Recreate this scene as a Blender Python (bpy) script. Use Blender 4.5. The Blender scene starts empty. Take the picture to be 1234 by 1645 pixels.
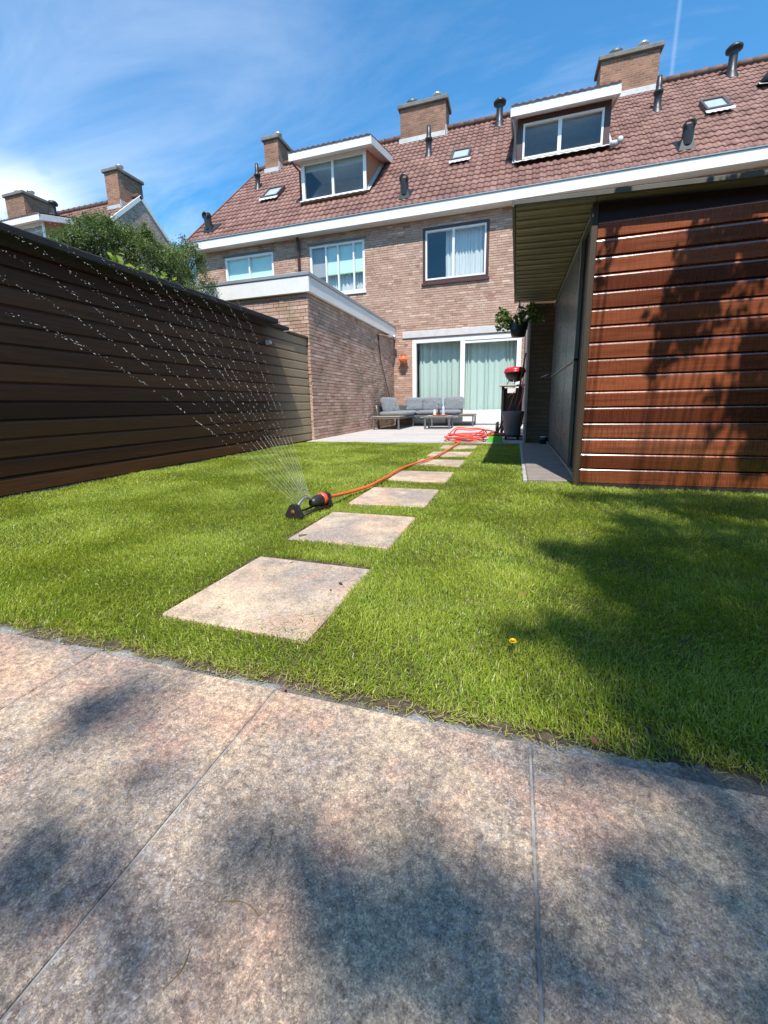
import bpy, math, random
import numpy as np
from mathutils import Matrix, Vector
random.seed(7); rng = np.random.default_rng(11)
PI = math.pi
scene = bpy.context.scene
# ------------------------------------------------------------------ camera
H0 = 0.62; FPX = 658.59; YAW = -.3082; PIT = -.1921; ROL = .0192; CX = 617.0; CY = 778.45
def cam_axes():
    c_, s_ = math.cos(YAW), math.sin(YAW)
    F = np.array([s_*math.cos(PIT), c_*math.cos(PIT), math.sin(PIT)])
    r = np.array([c_, -s_, 0.]); d = np.cross(F, r)
    c, s = math.cos(ROL), math.sin(ROL)
    return c*r+s*d, -s*r+c*d, F
RX, RD, RF = cam_axes()
cam = bpy.data.cameras.new('camera'); camo = bpy.data.objects.new('camera', cam)
scene.collection.objects.link(camo); scene.camera = camo
cam.sensor_fit = 'HORIZONTAL'; cam.sensor_width = 36; cam.lens = 36*FPX/1234
cam.shift_y = (CY-822.5)/1234; cam.clip_start = .02; cam.clip_end = 500
camo.matrix_world = Matrix(((RX[0], -RD[0], -RF[0], 0), (RX[1], -RD[1], -RF[1], 0), (RX[2], -RD[2], -RF[2], H0), (0, 0, 0, 1)))
def ray(x, y): return RX*((x-CX)/FPX)+RD*((y-CY)/FPX)+RF
def on(x, y, ax, v):
    d = ray(x, y); c = np.array([0, 0, H0]); return c+d*((v-c[ax])/d[ax])
# ------------------------------------------------------------------ light
SUNV = np.array([.24, -1.12, 1.93]); SUNV = SUNV/np.linalg.norm(SUNV)
SUN_EL = math.asin(SUNV[2]); SUN_AZ = math.atan2(SUNV[0], SUNV[1])
scene.view_settings.view_transform = 'Standard'; scene.view_settings.look = 'None'
scene.view_settings.exposure = 0.6; scene.view_settings.gamma = 1
sl = bpy.data.lights.new('sun', 'SUN'); sl.energy = 4.6; sl.angle = math.radians(.55); sl.color = (1, .95, .87)
so = bpy.data.objects.new('sun', sl); scene.collection.objects.link(so)
so.rotation_euler = Vector(-SUNV).to_track_quat('-Z', 'Y').to_euler()
so.location = (3, -12, 20)

class NT:
    """small helper for node graphs"""
    def __init__(s, tree): s.t = tree; s.n = tree.nodes; s.l = tree.links
    def node(s, typ, **kw):
        n = s.n.new(typ)
        ins = kw.pop('ins', {})
        for k, v in kw.items(): setattr(n, k, v)
        for k, v in ins.items():
            if hasattr(v, 'is_output'): s.l.new(v, n.inputs[k])
            else: n.inputs[k].default_value = v
        return n
    def math(s, op, a, b=None, c=None, clamp=False):
        n = s.n.new('ShaderNodeMath'); n.operation = op; n.use_clamp = clamp
        for i, v in enumerate((a, b, c)):
            if v is None: continue
            if hasattr(v, 'is_output'): s.l.new(v, n.inputs[i])
            else: n.inputs[i].default_value = v
        return n.outputs[0]
    def vmath(s, op, a, b=None, out=0):
        n = s.n.new('ShaderNodeVectorMath'); n.operation = op
        for i, v in enumerate((a, b)):
            if v is None: continue
            if hasattr(v, 'is_output'): s.l.new(v, n.inputs[i])
            else: n.inputs[i].default_value = v
        return n.outputs[out]
    def mix(s, fac, a, b, blend='MIX'):
        n = s.n.new('ShaderNodeMix'); n.data_type = 'RGBA'; n.blend_type = blend; n.clamp_factor = True
        for i, v in ((0, fac), (6, a), (7, b)):
            if hasattr(v, 'is_output'): s.l.new(v, n.inputs[i])
            else: n.inputs[i].default_value = v if i == 0 or len(v) == 4 else (*v, 1)
        return n.outputs[2]
    def noise(s, vec, scale, detail=4, rough=.55, dim='3D', out='Fac', dist=0.):
        n = s.n.new('ShaderNodeTexNoise'); n.noise_dimensions = dim
        s.l.new(vec, n.inputs['Vector']); n.inputs['Scale'].default_value = scale
        n.inputs['Detail'].default_value = detail; n.inputs['Roughness'].default_value = rough
        n.inputs['Distortion'].default_value = dist
        return n.outputs[out]
    def ramp(s, fac, stops, interp='LINEAR'):
        n = s.n.new('ShaderNodeValToRGB'); cr = n.color_ramp; cr.interpolation = interp
        while len(cr.elements) < len(stops): cr.elements.new(.5)
        for e, (p, c) in zip(cr.elements, stops):
            e.position = p; e.color = (c, c, c, 1) if isinstance(c, (int, float)) else (*c, 1)
        s.l.new(fac, n.inputs[0]); return n.outputs[0]
    def scaled(s, vec, v): return s.vmath('MULTIPLY', vec, v)

world = bpy.data.worlds.new('World'); scene.world = world; world.use_nodes = True
w = NT(world.node_tree); w.n.clear()
sky = w.node('ShaderNodeTexSky', sky_type='NISHITA', sun_disc=False, sun_elevation=SUN_EL, sun_rotation=SUN_AZ, air_density=1.0, dust_density=.25, ozone_density=2.2, altitude=0)
tc = w.node('ShaderNodeTexCoord'); sx = w.node('ShaderNodeSeparateXYZ', ins={0: tc.outputs['Generated']})
zc = w.math('ADD', w.math('MAXIMUM', sx.outputs[2], .0), .12)
pv = w.node('ShaderNodeCombineXYZ', ins={0: w.math('DIVIDE', sx.outputs[0], zc), 1: w.math('DIVIDE', sx.outputs[1], zc), 2: 0.})
mp = w.node('ShaderNodeMapping', ins={0: pv.outputs[0], 'Rotation': (0, 0, math.radians(38)), 'Scale': (.38, 1.15, 1)})
cir = w.noise(mp.outputs[0], 1.5, 9, .62, dist=.9)
big = w.noise(pv.outputs[0], .55, 2, .5)
c1 = w.math('MULTIPLY', w.ramp(cir, [(.44, 0.), (.78, 1.)]), w.ramp(big, [(.36, .25), (.62, 1.)]))
low = w.ramp(sx.outputs[2], [(.34, 1.), (.40, 0.)])
left = w.ramp(w.math('MULTIPLY', sx.outputs[0], -1.), [(.70, 0.), (.76, 1.)])
puff = w.ramp(w.noise(tc.outputs['Generated'], 8., 7, .55), [(.40, 0.), (.52, 1.)])
c2 = w.math('MULTIPLY', w.math('MULTIPLY', puff, left), low)
d1, d2 = ray(1079, 118), ray(1093, 0); nn = np.cross(d1, d2); nn /= np.linalg.norm(nn)
dist = w.math('ABSOLUTE', w.vmath('DOT_PRODUCT', tc.outputs['Generated'], tuple(nn), out=1))
tr = w.math('MULTIPLY', w.ramp(dist, [(.0, 1.), (.0036, 0.)], 'EASE'), w.ramp(sx.outputs[0], [(.0, 0.), (.08, .55)]))
cl = w.math('ADD', w.math('ADD', w.math('MULTIPLY', c1, .44), w.math('MULTIPLY', c2, .62)), w.math('MULTIPLY', tr, .24), clamp=True)
skc = w.mix(1., sky.outputs[0], (.50, 1.10, 1.34), 'MULTIPLY')
out = w.mix(cl, skc, (7.2, 7.6, 8.2))
bg = w.node('ShaderNodeBackground', ins={'Color': out, 'Strength': .127})
w.node('ShaderNodeOutputWorld', ins={'Surface': bg.outputs[0]})

# ------------------------------------------------------------------ object helpers
COL = scene.collection
def tag(o, label=None, cat=None, group=None, kind=None):
    if label: o['label'] = label
    if cat: o['category'] = cat
    if group: o['group'] = group
    if kind: o['kind'] = kind
    return o
def thing(name, label, cat, loc=(0, 0, 0), group=None):
    o = bpy.data.objects.new(name, None); COL.objects.link(o); o.location = loc; o.empty_display_size = .1
    return tag(o, label, cat, group)
def worldloc(o):
    v = Vector((0, 0, 0))
    while o is not None: v += o.location; o = o.parent
    return v
class MB:
    """collects faces in world coordinates; build() links them as one object"""
    def __init__(s): s.v = []; s.f = []; s.sm = []
    def add(s, vs, fs, smooth=False):
        b = len(s.v); s.v += [tuple(map(float, p)) for p in vs]
        for f in fs: s.f.append(tuple(b+i for i in f)); s.sm.append(smooth)
        return s
    def box(s, x0, x1, y0, y1, z0, z1, M=None):
        vs = [(x, y, z) for z in (z0, z1) for y in (y0, y1) for x in (x0, x1)]
        if M is not None: vs = [M @ Vector(p) for p in vs]
        return s.add(vs, [(0, 2, 3, 1), (4, 5, 7, 6), (0, 1, 5, 4), (2, 6, 7, 3), (0, 4, 6, 2), (1, 3, 7, 5)])
    def bbox(s, x0, x1, y0, y1, z0, z1, b=.004, M=None):
        """box with chamfered edges"""
        vs = []
        idx = {}
        for sx_ in (0, 1):
            for sy_ in (0, 1):
                for sz_ in (0, 1):
                    cx = (x0, x1)[sx_]; cy = (y0, y1)[sy_]; cz = (z0, z1)[sz_]
                    dx = b*(1-2*sx_); dy = b*(1-2*sy_); dz = b*(1-2*sz_)
                    for a, p in enumerate(((cx, cy+dy, cz+dz), (cx+dx, cy, cz+dz), (cx+dx, cy+dy, cz))):
                        idx[(sx_, sy_, sz_, a)] = len(vs); vs.append(p)
        F = []
        g = lambda *k: idx[k]
        for q in (0, 1):
            F.append([g(q, 0, 0, 0), g(q, 1, 0, 0), g(q, 1, 1, 0), g(q, 0, 1, 0)])
            F.append([g(0, q, 0, 1), g(1, q, 0, 1), g(1, q, 1, 1), g(0, q, 1, 1)])
            F.append([g(0, 0, q, 2), g(1, 0, q, 2), g(1, 1, q, 2), g(0, 1, q, 2)])
        for i in (0, 1):
            for j in (0, 1):
                F.append([g(i, j, 0, 0), g(i, j, 1, 0), g(i, j, 1, 1), g(i, j, 0, 1)])
                F.append([g(i, 0, j, 0), g(i, 1, j, 0), g(i, 1, j, 2), g(i, 0, j, 2)])
                F.append([g(0, i, j, 1), g(1, i, j, 1), g(1, i, j, 2), g(0, i, j, 2)])
                for k in (0, 1): F.append([g(i, j, k, 0), g(i, j, k, 1), g(i, j, k, 2)])
        c = np.array([(x0+x1)/2, (y0+y1)/2, (z0+z1)/2]); out_ = []
        for f in F:
            P = [np.array(vs[i]) for i in f]; n = np.cross(P[1]-P[0], P[2]-P[0])
            out_.append(tuple(f) if n @ (sum(P)/len(P)-c) > 0 else tuple(reversed(f)))
        if M is not None: vs = [M @ Vector(p) for p in vs]
        return s.add(vs, out_)
    def tube(s, pts, r, n=8, cap=True, smooth=True):
        P = [Vector(p) for p in pts]; R = r if isinstance(r, (list, tuple)) else [r]*len(P)
        t = (P[1]-P[0]).normalized(); u = t.orthogonal().normalized(); vs = []
        for i, p in enumerate(P):
            t2 = (P[min(i+1, len(P)-1)]-P[max(i-1, 0)])
            if t2.length > 1e-9: t2.normalize(); u = (u-t2*u.dot(t2)); u = u.normalized() if u.length > 1e-6 else t2.orthogonal().normalized(); t = t2
            b = t.cross(u)
            for k in range(n):
                a = 2*PI*k/n; vs.append(p+(u*math.cos(a)+b*math.sin(a))*R[i])
        fs = [(i*n+k, i*n+(k+1) % n, (i+1)*n+(k+1) % n, (i+1)*n+k) for i in range(len(P)-1) for k in range(n)]
        s.add(vs, fs, smooth)
        if cap:
            b0 = len(s.v)-len(vs)
            s.f.append(tuple(b0+k for k in reversed(range(n)))); s.sm.append(False)
            s.f.append(tuple(b0+(len(P)-1)*n+k for k in range(n))); s.sm.append(False)
        return s
    def lathe(s, c, prof, n=20, M=None, smooth=True):
        """prof: (radius, z)"""
        vs = []
        for r, z in prof:
            for k in range(n):
                a = 2*PI*k/n; vs.append(Vector((r*math.cos(a), r*math.sin(a), z)))
        if M is not None: vs = [M @ p for p in vs]
        vs = [p+Vector(c) for p in vs]
        fs = [(i*n+k, i*n+(k+1) % n, (i+1)*n+(k+1) % n, (i+1)*n+k) for i in range(len(prof)-1) for k in range(n)]
        return s.add(vs, fs, smooth)
    def pillow(s, c, size, M=None, n=14, e=.35, puff=1.):
        """soft cushion: superellipsoid"""
        vs = []; fs = []
        sg = lambda v, p: math.copysign(abs(v)**p, v)
        for i in range(n+1):
            ph = -PI/2+PI*i/n
            for k in range(2*n):
                th = 2*PI*k/(2*n)
                x = sg(math.cos(ph), e*1.4)*sg(math.cos(th), e); y = sg(math.cos(ph), e*1.4)*sg(math.sin(th), e); z = sg(math.sin(ph), .75)
                p = Vector((x*size[0]/2, y*size[1]/2, z*size[2]/2*puff))
                if M is not None: p = M @ p
                vs.append(p+Vector(c))
        for i in range(n):
            for k in range(2*n): fs.append((i*2*n+k, i*2*n+(k+1) % (2*n), (i+1)*2*n+(k+1) % (2*n), (i+1)*2*n+k))
        return s.add(vs, fs, True)
    def build(s, name, mat, parent=None):
        me = bpy.data.meshes.new(name); o = bpy.data.objects.new(name, me)
        off = worldloc(parent) if parent is not None else Vector((0, 0, 0))
        me.from_pydata([tuple(Vector(p)-off) for p in s.v], [], s.f)
        me.polygons.foreach_set('use_smooth', s.sm); me.update()
        if mat is not None: me.materials.append(mat)
        COL.objects.link(o)
        if parent is not None: o.parent = parent
        return o
def fast_mesh(name, V, Fq, mat, attr=None, parent=None, smooth=False):
    """V (N,3), Fq (M,k) uniform faces, attr dict of per-vertex floats"""
    me = bpy.data.meshes.new(name); k = Fq.shape[1]; off = np.array(worldloc(parent)) if parent is not None else 0
    me.vertices.add(len(V)); me.vertices.foreach_set('co', np.ascontiguousarray(V-off, np.float32).ravel())
    me.loops.add(Fq.size); me.loops.foreach_set('vertex_index', np.ascontiguousarray(Fq, np.int32).ravel())
    me.polygons.add(len(Fq)); me.polygons.foreach_set('loop_start', np.arange(0, Fq.size, k, dtype=np.int32))
    me.polygons.foreach_set('loop_total', np.full(len(Fq), k, np.int32))
    me.polygons.foreach_set('use_smooth', np.full(len(Fq), smooth))
    if attr:
        for n_, a in attr.items():
            at = me.attributes.new(n_, 'FLOAT', 'POINT'); at.data.foreach_set('value', np.ascontiguousarray(a, np.float32))
    me.update(calc_edges=True); me.materials.append(mat)
    o = bpy.data.objects.new(name, me); COL.objects.link(o)
    if parent is not None: o.parent = parent
    return o
def copy_tree(o, parent=None):
    c = o.copy(); COL.objects.link(c)
    if parent is not None: c.parent = parent
    for ch in list(o.children): copy_tree(ch, c)
    return c

# ------------------------------------------------------------------ materials
MATS = {}
def base_mat(name):
    m = bpy.data.materials.new(name); m.use_nodes = True; t = NT(m.node_tree); t.n.clear()
    o = t.node('ShaderNodeOutputMaterial'); MATS[name] = m
    return m, t, o
def principled(t, o, **ins):
    ins2 = {k.replace('_', ' '): v for k, v in ins.items()}
    for k, v in ins2.items():
        if k in ('Base Color', 'Specular Tint', 'Coat Tint', 'Emission Color') and not hasattr(v, 'is_output') and len(v) == 3: ins2[k] = (*v, 1)
    p = t.node('ShaderNodeBsdfPrincipled', ins=ins2); t.l.new(p.outputs[0], o.inputs[0]); return p
def geo(t): return t.node('ShaderNodeNewGeometry').outputs['Position']
def bump(t, h, strength=.5, dist=.01):
    return t.node('ShaderNodeBump', ins={'Height': h, 'Strength': strength, 'Distance': dist}).outputs[0]
def plain(name, col, rough=.5, metal=0., var=.12, scale=8., bmp=0., spec=.5):
    if name in MATS: return MATS[name]
    m, t, o = base_mat(name); P = geo(t)
    n = t.noise(P, scale, 5, .6); n2 = t.noise(P, scale*9, 3, .6)
    f = t.math('ADD', t.math('MULTIPLY', n, .7), t.math('MULTIPLY', n2, .3))
    c = t.mix(t.ramp(f, [(.3, 0.), (.7, 1.)]), tuple(x*(1-var) for x in col), tuple(min(1, x*(1+var)) for x in col))
    kw = dict(Base_Color=c, Roughness=t.math('ADD', t.math('MULTIPLY', n2, .25), max(0, rough-.12), clamp=True), Metallic=metal, Specular_IOR_Level=spec)
    if bmp: kw['Normal'] = bump(t, n2, bmp, .004)
    principled(t, o, **kw); return m
def brick_mat(name, c1, c2, mortar, dirt=.35, green=0.):
    m, t, o = base_mat(name); P = geo(t); s = t.node('ShaderNodeSeparateXYZ', ins={0: P})
    u = t.math('ADD', s.outputs[0], s.outputs[1])
    wob = t.noise(P, 9, 3, .5); wz = t.math('ADD', s.outputs[2], t.math('MULTIPLY', t.math('SUBTRACT', wob, .5), .012))
    V = t.node('ShaderNodeCombineXYZ', ins={0: u, 1: wz, 2: 0.}).outputs[0]
    b = t.node('ShaderNodeTexBrick', ins={'Vector': V, 'Scale': 1., 'Mortar Size': .0085, 'Mortar Smooth': .35, 'Bias': 0., 'Brick Width': .212, 'Row Height': .0625, 'Color1': (0, 0, 0, 1), 'Color2': (1, 1, 1, 1), 'Mortar': (.5, .5, .5, 1)})
    b.offset = .5
    n1 = t.noise(P, 3.2, 4, .6); n2 = t.noise(P, 38, 4, .7); n3 = t.noise(P, .7, 3, .5)
    f = t.math('ADD', t.math('MULTIPLY', b.outputs[0], .5), t.math('MULTIPLY', n2, .6))
    col = t.mix(t.ramp(f, [(.25, 0.), (.85, 1.)]), c1, c2)
    col = t.mix(t.math('MULTIPLY', t.ramp(n1, [(.48, 0.), (.68, 1.)]), .35), col, tuple(x*1.5 for x in c2))
    mort = t.mix(n1, tuple(x*.75 for x in mortar), mortar)
    col = t.mix(b.outputs['Fac'], col, mort)
    col = t.mix(t.math('MULTIPLY', t.ramp(n3, [(.4, 0.), (.65, 1.)]), dirt), col, (.1, .075, .055))
    if green: col = t.mix(t.math('MULTIPLY', t.ramp(t.noise(P, 1.6, 5, .65), [(.5, 0.), (.7, 1.)]), green), col, (.1, .11, .04))
    hgt = t.math('SUBTRACT', t.math('MULTIPLY', n2, .35), t.math('MULTIPLY', b.outputs['Fac'], 1.))
    principled(t, o, Base_Color=col, Roughness=.88, Specular_IOR_Level=.25, Normal=bump(t, hgt, 1., .018)); return m
BRICK = brick_mat('brick_facade', (.27, .135, .10), (.60, .40, .31), (.74, .63, .54), .18)
BRICKX = brick_mat('brick_extension', (.27, .14, .105), (.60, .41, .33), (.74, .62, .53), .25, .5)
BRICKC = brick_mat('brick_chimney', (.20, .085, .055), (.40, .20, .125), (.42, .31, .24), .4)
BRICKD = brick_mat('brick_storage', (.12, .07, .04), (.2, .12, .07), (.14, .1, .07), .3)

def tile_mat():
    m, t, o = base_mat('roof_tile'); P = geo(t); s = t.node('ShaderNodeSeparateXYZ', ins={0: P})
    cell = t.node('ShaderNodeCombineXYZ', ins={0: t.math('FLOOR', t.math('DIVIDE', s.outputs[0], .172)), 1: t.math('FLOOR', t.math('DIVIDE', s.outputs[1], .345*math.cos(math.radians(42.4)))), 2: 0.}).outputs[0]
    wn = t.node('ShaderNodeTexWhiteNoise', ins={0: cell}).outputs[0]
    n1 = t.noise(P, 1.1, 4, .6); n2 = t.noise(P, 24, 4, .65)
    f = t.math('ADD', t.math('ADD', t.math('MULTIPLY', wn, .4), t.math('MULTIPLY', n1, .5)), t.math('MULTIPLY', n2, .3))
    c = t.ramp(f, [(.25, (.10, .038, .029)), (.6, (.185, .08, .06)), (.95, (.29, .15, .115))])
    lich = t.ramp(t.noise(P, 11, 3, .6), [(.68, 0.), (.78, 1.)])
    c = t.mix(t.math('MULTIPLY', lich, .6), c, (.42, .34, .28))
    principled(t, o, Base_Color=c, Roughness=.62, Specular_IOR_Level=.4, Normal=bump(t, n2, .3, .006)); return m
TILE = tile_mat()

def wood_mat(name, axis, colA, colB, board, rough=.4, coat=0., drip=0., scale=1., lit_end=None):
    m, t, o = base_mat(name); P = geo(t); s = t.node('ShaderNodeSeparateXYZ', ins={0: P})
    zi = t.math('FLOOR', t.math('DIVIDE', t.math('ADD', s.outputs[2], .0005), board))
    wn = t.node('ShaderNodeTexWhiteNoise', noise_dimensions='1D', ins={'W': zi}).outputs[0]
    L = s.outputs[axis]
    v = t.node('ShaderNodeCombineXYZ', ins={0: t.math('MULTIPLY', L, 1.6*scale), 1: t.math('ADD', t.math('MULTIPLY', s.outputs[2], 34.), t.math('MULTIPLY', wn, 40.)), 2: t.math('MULTIPLY', wn, 13.)}).outputs[0]
    g = t.noise(v, 1.5, 5, .65, dist=.6); kn = t.noise(v, .5, 2, .5)
    v3 = t.node('ShaderNodeCombineXYZ', ins={0: t.math('MULTIPLY', L, 85.), 1: t.math('MULTIPLY', s.outputs[2], 7.), 2: zi}).outputs[0]
    dr = t.noise(v3, 1., 3, .6)
    f = t.math('ADD', t.math('MULTIPLY', g, .75), t.math('MULTIPLY', t.math('SUBTRACT', wn, .5), .55))
    c = t.mix(t.ramp(f, [(.2, 0.), (.68, 1.)]), colA, colB)
    c = t.mix(t.math('MULTIPLY', t.ramp(kn, [(.6, 0.), (.75, 1.)]), .5), c, tuple(x*.4 for x in colA))
    if lit_end:  # far end of the boards tinted paler in place of sunlight
        c = t.mix(t.math('MULTIPLY', t.ramp(s.outputs[axis], [(lit_end[0], 0.), (lit_end[1], 1.)]) if False else t.math('MULTIPLY', t.math('SUBTRACT', L, lit_end[0]), 1/(lit_end[1]-lit_end[0]), clamp=True), .85), c, t.mix(g, lit_end[2], lit_end[3]))
    r = t.math('ADD', t.math('MULTIPLY', g, .2), rough-.1)
    if drip:
        dm = t.math('MULTIPLY', t.ramp(dr, [(.46, 0.), (.6, 1.)]), t.ramp(t.noise(P, 2.2, 3, .5), [(.4, .25), (.6, 1.)]))
        c = t.mix(t.math('MULTIPLY', dm, t.math('MULTIPLY', t.ramp(s.outputs[2], [(.25, 1.), (1., .12)]), drip)), c, tuple(x*.25 for x in colA))
        r = t.math('SUBTRACT', r, t.math('MULTIPLY', dm, .12))
    h = t.math('ADD', t.math('MULTIPLY', g, .8), t.math('MULTIPLY', dr, .12 if drip else 0.))
    principled(t, o, Base_Color=c, Roughness=r, Coat_Weight=coat, Coat_Roughness=.14, Normal=bump(t, h, .35, .004)); return m
SHEDW = wood_mat('shed_wood', 0, (.11, .027, .012), (.31, .09, .038), .1115, .30, 1., .45)
FENCEW = wood_mat('fence_wood', 1, (.045, .013, .003), (.155, .058, .017), .139, .66, .0, .0, 1., (5.5, 6.5, (.30, .22, .13), (.46, .36, .23)))  # last tuple: sunlit look of the far end, put into the colour

def slab_mat(name='paving', light=1., mott=1., sat=(1, 1, 1), grain=.85):
    m, t, o = base_mat(name); P = geo(t)
    n0 = t.noise(P, 2.1, 4, .6, dist=.4); n1 = t.noise(P, 9, 5, .65); n2 = t.noise(P, 120, 4, .8); n3 = t.noise(P, 330, 3, .75)
    n4 = t.noise(t.vmath('ADD', P, (7.3, 2.1, 0)), 4.3, 4, .6); n5 = t.noise(t.vmath('ADD', P, (-3.3, 9.1, 0)), 3.1, 4, .55)
    vor = t.node('ShaderNodeTexVoronoi', ins={'Vector': P, 'Scale': 210.}, feature='F1')
    L = lambda c: tuple(x*light*q for x, q in zip(c, sat))
    c = t.mix(t.ramp(n1, [(.35, 0.), (.65, 1.)]), L((.20, .16, .13)), L((.36, .295, .235)))
    c = t.mix(t.math('MULTIPLY', t.ramp(n0, [(.42, 0.), (.56, 1.)]), .7), c, L((.15, .138, .14)))
    c = t.mix(t.math('MULTIPLY', t.ramp(n4, [(.50, 0.), (.64, 1.)]), .6), c, L((.34, .215, .17)))
    c = t.mix(t.math('MULTIPLY', t.ramp(n5, [(.50, 0.), (.66, 1.)]), .6), c, L((.43, .355, .265)))
    bl = t.math('MULTIPLY', t.ramp(t.noise(t.vmath('ADD', P, (1.3, 4.1, 0)), 26, 4, .6), [(.56, 0.), (.66, 1.)]), t.ramp(n0, [(.38, .1), (.6, .9)]))
    c = t.mix(t.math('MULTIPLY', bl, .55), c, L((.24, .25, .275)))
    nm = t.noise(P, 62, 6, .74, dist=.35)
    c = t.mix(1., c, t.ramp(nm, [(.32, tuple(1-(1-x)*mott for x in (.5, .48, .49))), (.5, (.97, .96, .95)), (.66, tuple(1+(x-1)*mott for x in (1.5, 1.42, 1.28)))]), 'MULTIPLY')
    def cells(sc):
        v_ = t.node('ShaderNodeTexVoronoi', ins={'Vector': t.vmath('ADD', P, t.scaled(t.noise(P, sc*.8, 2, .6, out='Color'), (.6/sc,)*3)), 'Scale': sc}, feature='F1')
        return t.node('ShaderNodeSeparateColor', ins={0: v_.outputs['Color']}).outputs[0]
    g1 = cells(760.); g2 = cells(430.); g3 = cells(190.)
    c = t.mix(grain, c, t.ramp(g1, [(.0, .42), (.35, .85), (.75, 1.12), (1., 1.6)]), 'MULTIPLY')
    c = t.mix(grain, c, t.ramp(g2, [(.0, .5), (.3, .9), (.8, 1.1), (1., 1.5)]), 'MULTIPLY')
    c = t.mix(t.math('MULTIPLY', t.ramp(g2, [(.88, 0.), (.9, 1.)]), .55*grain), c, L((.50, .44, .34)))
    c = t.mix(t.math('MULTIPLY', t.ramp(g1, [(.06, 1.), (.09, 0.)]), .7*grain), c, L((.07, .06, .06)))
    c = t.mix(t.math('MULTIPLY', t.math('MULTIPLY', t.ramp(g3, [(.86, 0.), (.88, 1.)]), t.ramp(n0, [(.4, 0.), (.55, 1.)])), .5*grain), c, L((.30, .32, .36)))
    sp = t.math('ADD', t.math('MULTIPLY', n2, .6), t.math('MULTIPLY', n3, .5))
    c = t.mix(1., c, t.ramp(sp, [(.36, .62), (.50, .95), (.66, 1.4)]), 'MULTIPLY')
    h = t.math('ADD', t.math('MULTIPLY', n2, .7), t.math('MULTIPLY', n3, .35))
    principled(t, o, Base_Color=c, Roughness=.8, Specular_IOR_Level=.35, Normal=bump(t, h, .55, .0022)); return m
PAVE = slab_mat(light=1.17, mott=1.1, sat=(1.06, 1.0, .93), grain=.5)
STONE = slab_mat('stepping_stone', 1.4, .35, (1.06, 1., .92), .45)
def backpatio_mat():
    m, t, o = base_mat('rear_paving'); P = geo(t)
    v = t.scaled(P, (1.2, 14, 1)); n = t.noise(v, 2, 5, .6); n2 = t.noise(P, 40, 3, .6)
    b = t.node('ShaderNodeTexBrick', ins={'Vector': P, 'Scale': 1., 'Mortar Size': .004, 'Brick Width': 1.2, 'Row Height': .3, 'Color1': (.43, .40, .38, 1), 'Color2': (.55, .52, .5, 1), 'Mortar': (.24, .22, .21, 1)})
    c = t.mix(t.ramp(n, [(.3, 0.), (.7, 1.)]), b.outputs[0], (.34, .31, .30), 'MIX')
    c = t.mix(.55, b.outputs[0], c)
    principled(t, o, Base_Color=c, Roughness=.7, Normal=bump(t, n2, .2, .003)); return m
RPAVE = backpatio_mat()
def soil_mat():
    m, t, o = base_mat('soil'); P = geo(t)
    n = t.noise(P, 60, 6, .75); n1 = t.noise(P, 6, 3, .6)
    c = t.ramp(n, [(.3, (.035, .024, .015)), (.55, (.12, .085, .055)), (.75, (.26, .22, .17))])
    c = t.mix(t.ramp(n1, [(.4, 0.), (.7, .5)]), c, (.05, .055, .02))
    principled(t, o, Base_Color=c, Roughness=.95, Normal=bump(t, n, .9, .012)); return m
SOIL = soil_mat()
def mortar_mat():
    m, t, o = base_mat('mortar'); P = geo(t); n = t.noise(P, 150, 5, .75); n1 = t.noise(P, 12, 3, .6)
    c = t.ramp(n, [(.3, (.13, .12, .11)), (.55, (.4, .39, .38)), (.75, (.72, .71, .70))])
    c = t.mix(t.ramp(t.noise(P, 3.3, 3, .6), [(.44, 0.), (.54, .85)]), c, t.ramp(n, [(.3, (.05, .038, .028)), (.7, (.26, .22, .18))]))
    principled(t, o, Base_Color=c, Roughness=.95, Normal=bump(t, n, .9, .006)); return m
MORTAR = mortar_mat()
def leafy(name, c0, c1, c2, trans=.35, rough=.45):
    m, t, o = base_mat(name); a = t.node('ShaderNodeAttribute', attribute_name='tint').outputs['Fac']
    c = t.ramp(a, [(0., c0), (.55, c1), (1., c2)])
    p = t.node('ShaderNodeBsdfPrincipled', ins={'Base Color': c, 'Roughness': rough, 'Specular IOR Level': .35})
    tl = t.node('ShaderNodeBsdfTranslucent', ins={'Color': t.mix(1., c, (1.25, 1.25, .6), 'MULTIPLY')})
    mx = t.node('ShaderNodeMixShader', ins={0: trans, 1: p.outputs[0], 2: tl.outputs[0]}); t.l.new(mx.outputs[0], o.inputs[0]); return m
def grass_mat():
    m, t, o = base_mat('grass'); a = t.node('ShaderNodeAttribute', attribute_name='tint').outputs['Fac']
    P = geo(t); n = t.noise(P, 1.3, 3, .6); n2 = t.noise(P, 7, 3, .6)
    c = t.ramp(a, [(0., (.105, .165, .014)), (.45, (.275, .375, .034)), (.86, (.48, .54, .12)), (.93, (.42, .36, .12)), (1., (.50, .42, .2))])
    c = t.mix(t.math('MULTIPLY', t.ramp(n, [(.35, 0.), (.65, 1.)]), .35), c, t.mix(1., c, (1.35, 1.12, .8), 'MULTIPLY'))
    c = t.mix(t.math('MULTIPLY', t.ramp(n2, [(.4, 1.), (.6, 0.)]), .3), c, t.mix(1., c, (.7, .85, .8), 'MULTIPLY'))
    p = t.node('ShaderNodeBsdfPrincipled', ins={'Base Color': c, 'Roughness': .38, 'Specular IOR Level': .5})
    tl = t.node('ShaderNodeBsdfTranslucent', ins={'Color': t.mix(1., c, (1.3, 1.3, .5), 'MULTIPLY')})
    mx = t.node('ShaderNodeMixShader', ins={0: .38, 1: p.outputs[0], 2: tl.outputs[0]}); t.l.new(mx.outputs[0], o.inputs[0]); return m
GRASS = grass_mat()
LEAF_D = leafy('leaf_dark', (.02, .045, .012), (.045, .085, .02), (.09, .13, .04))
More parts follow.
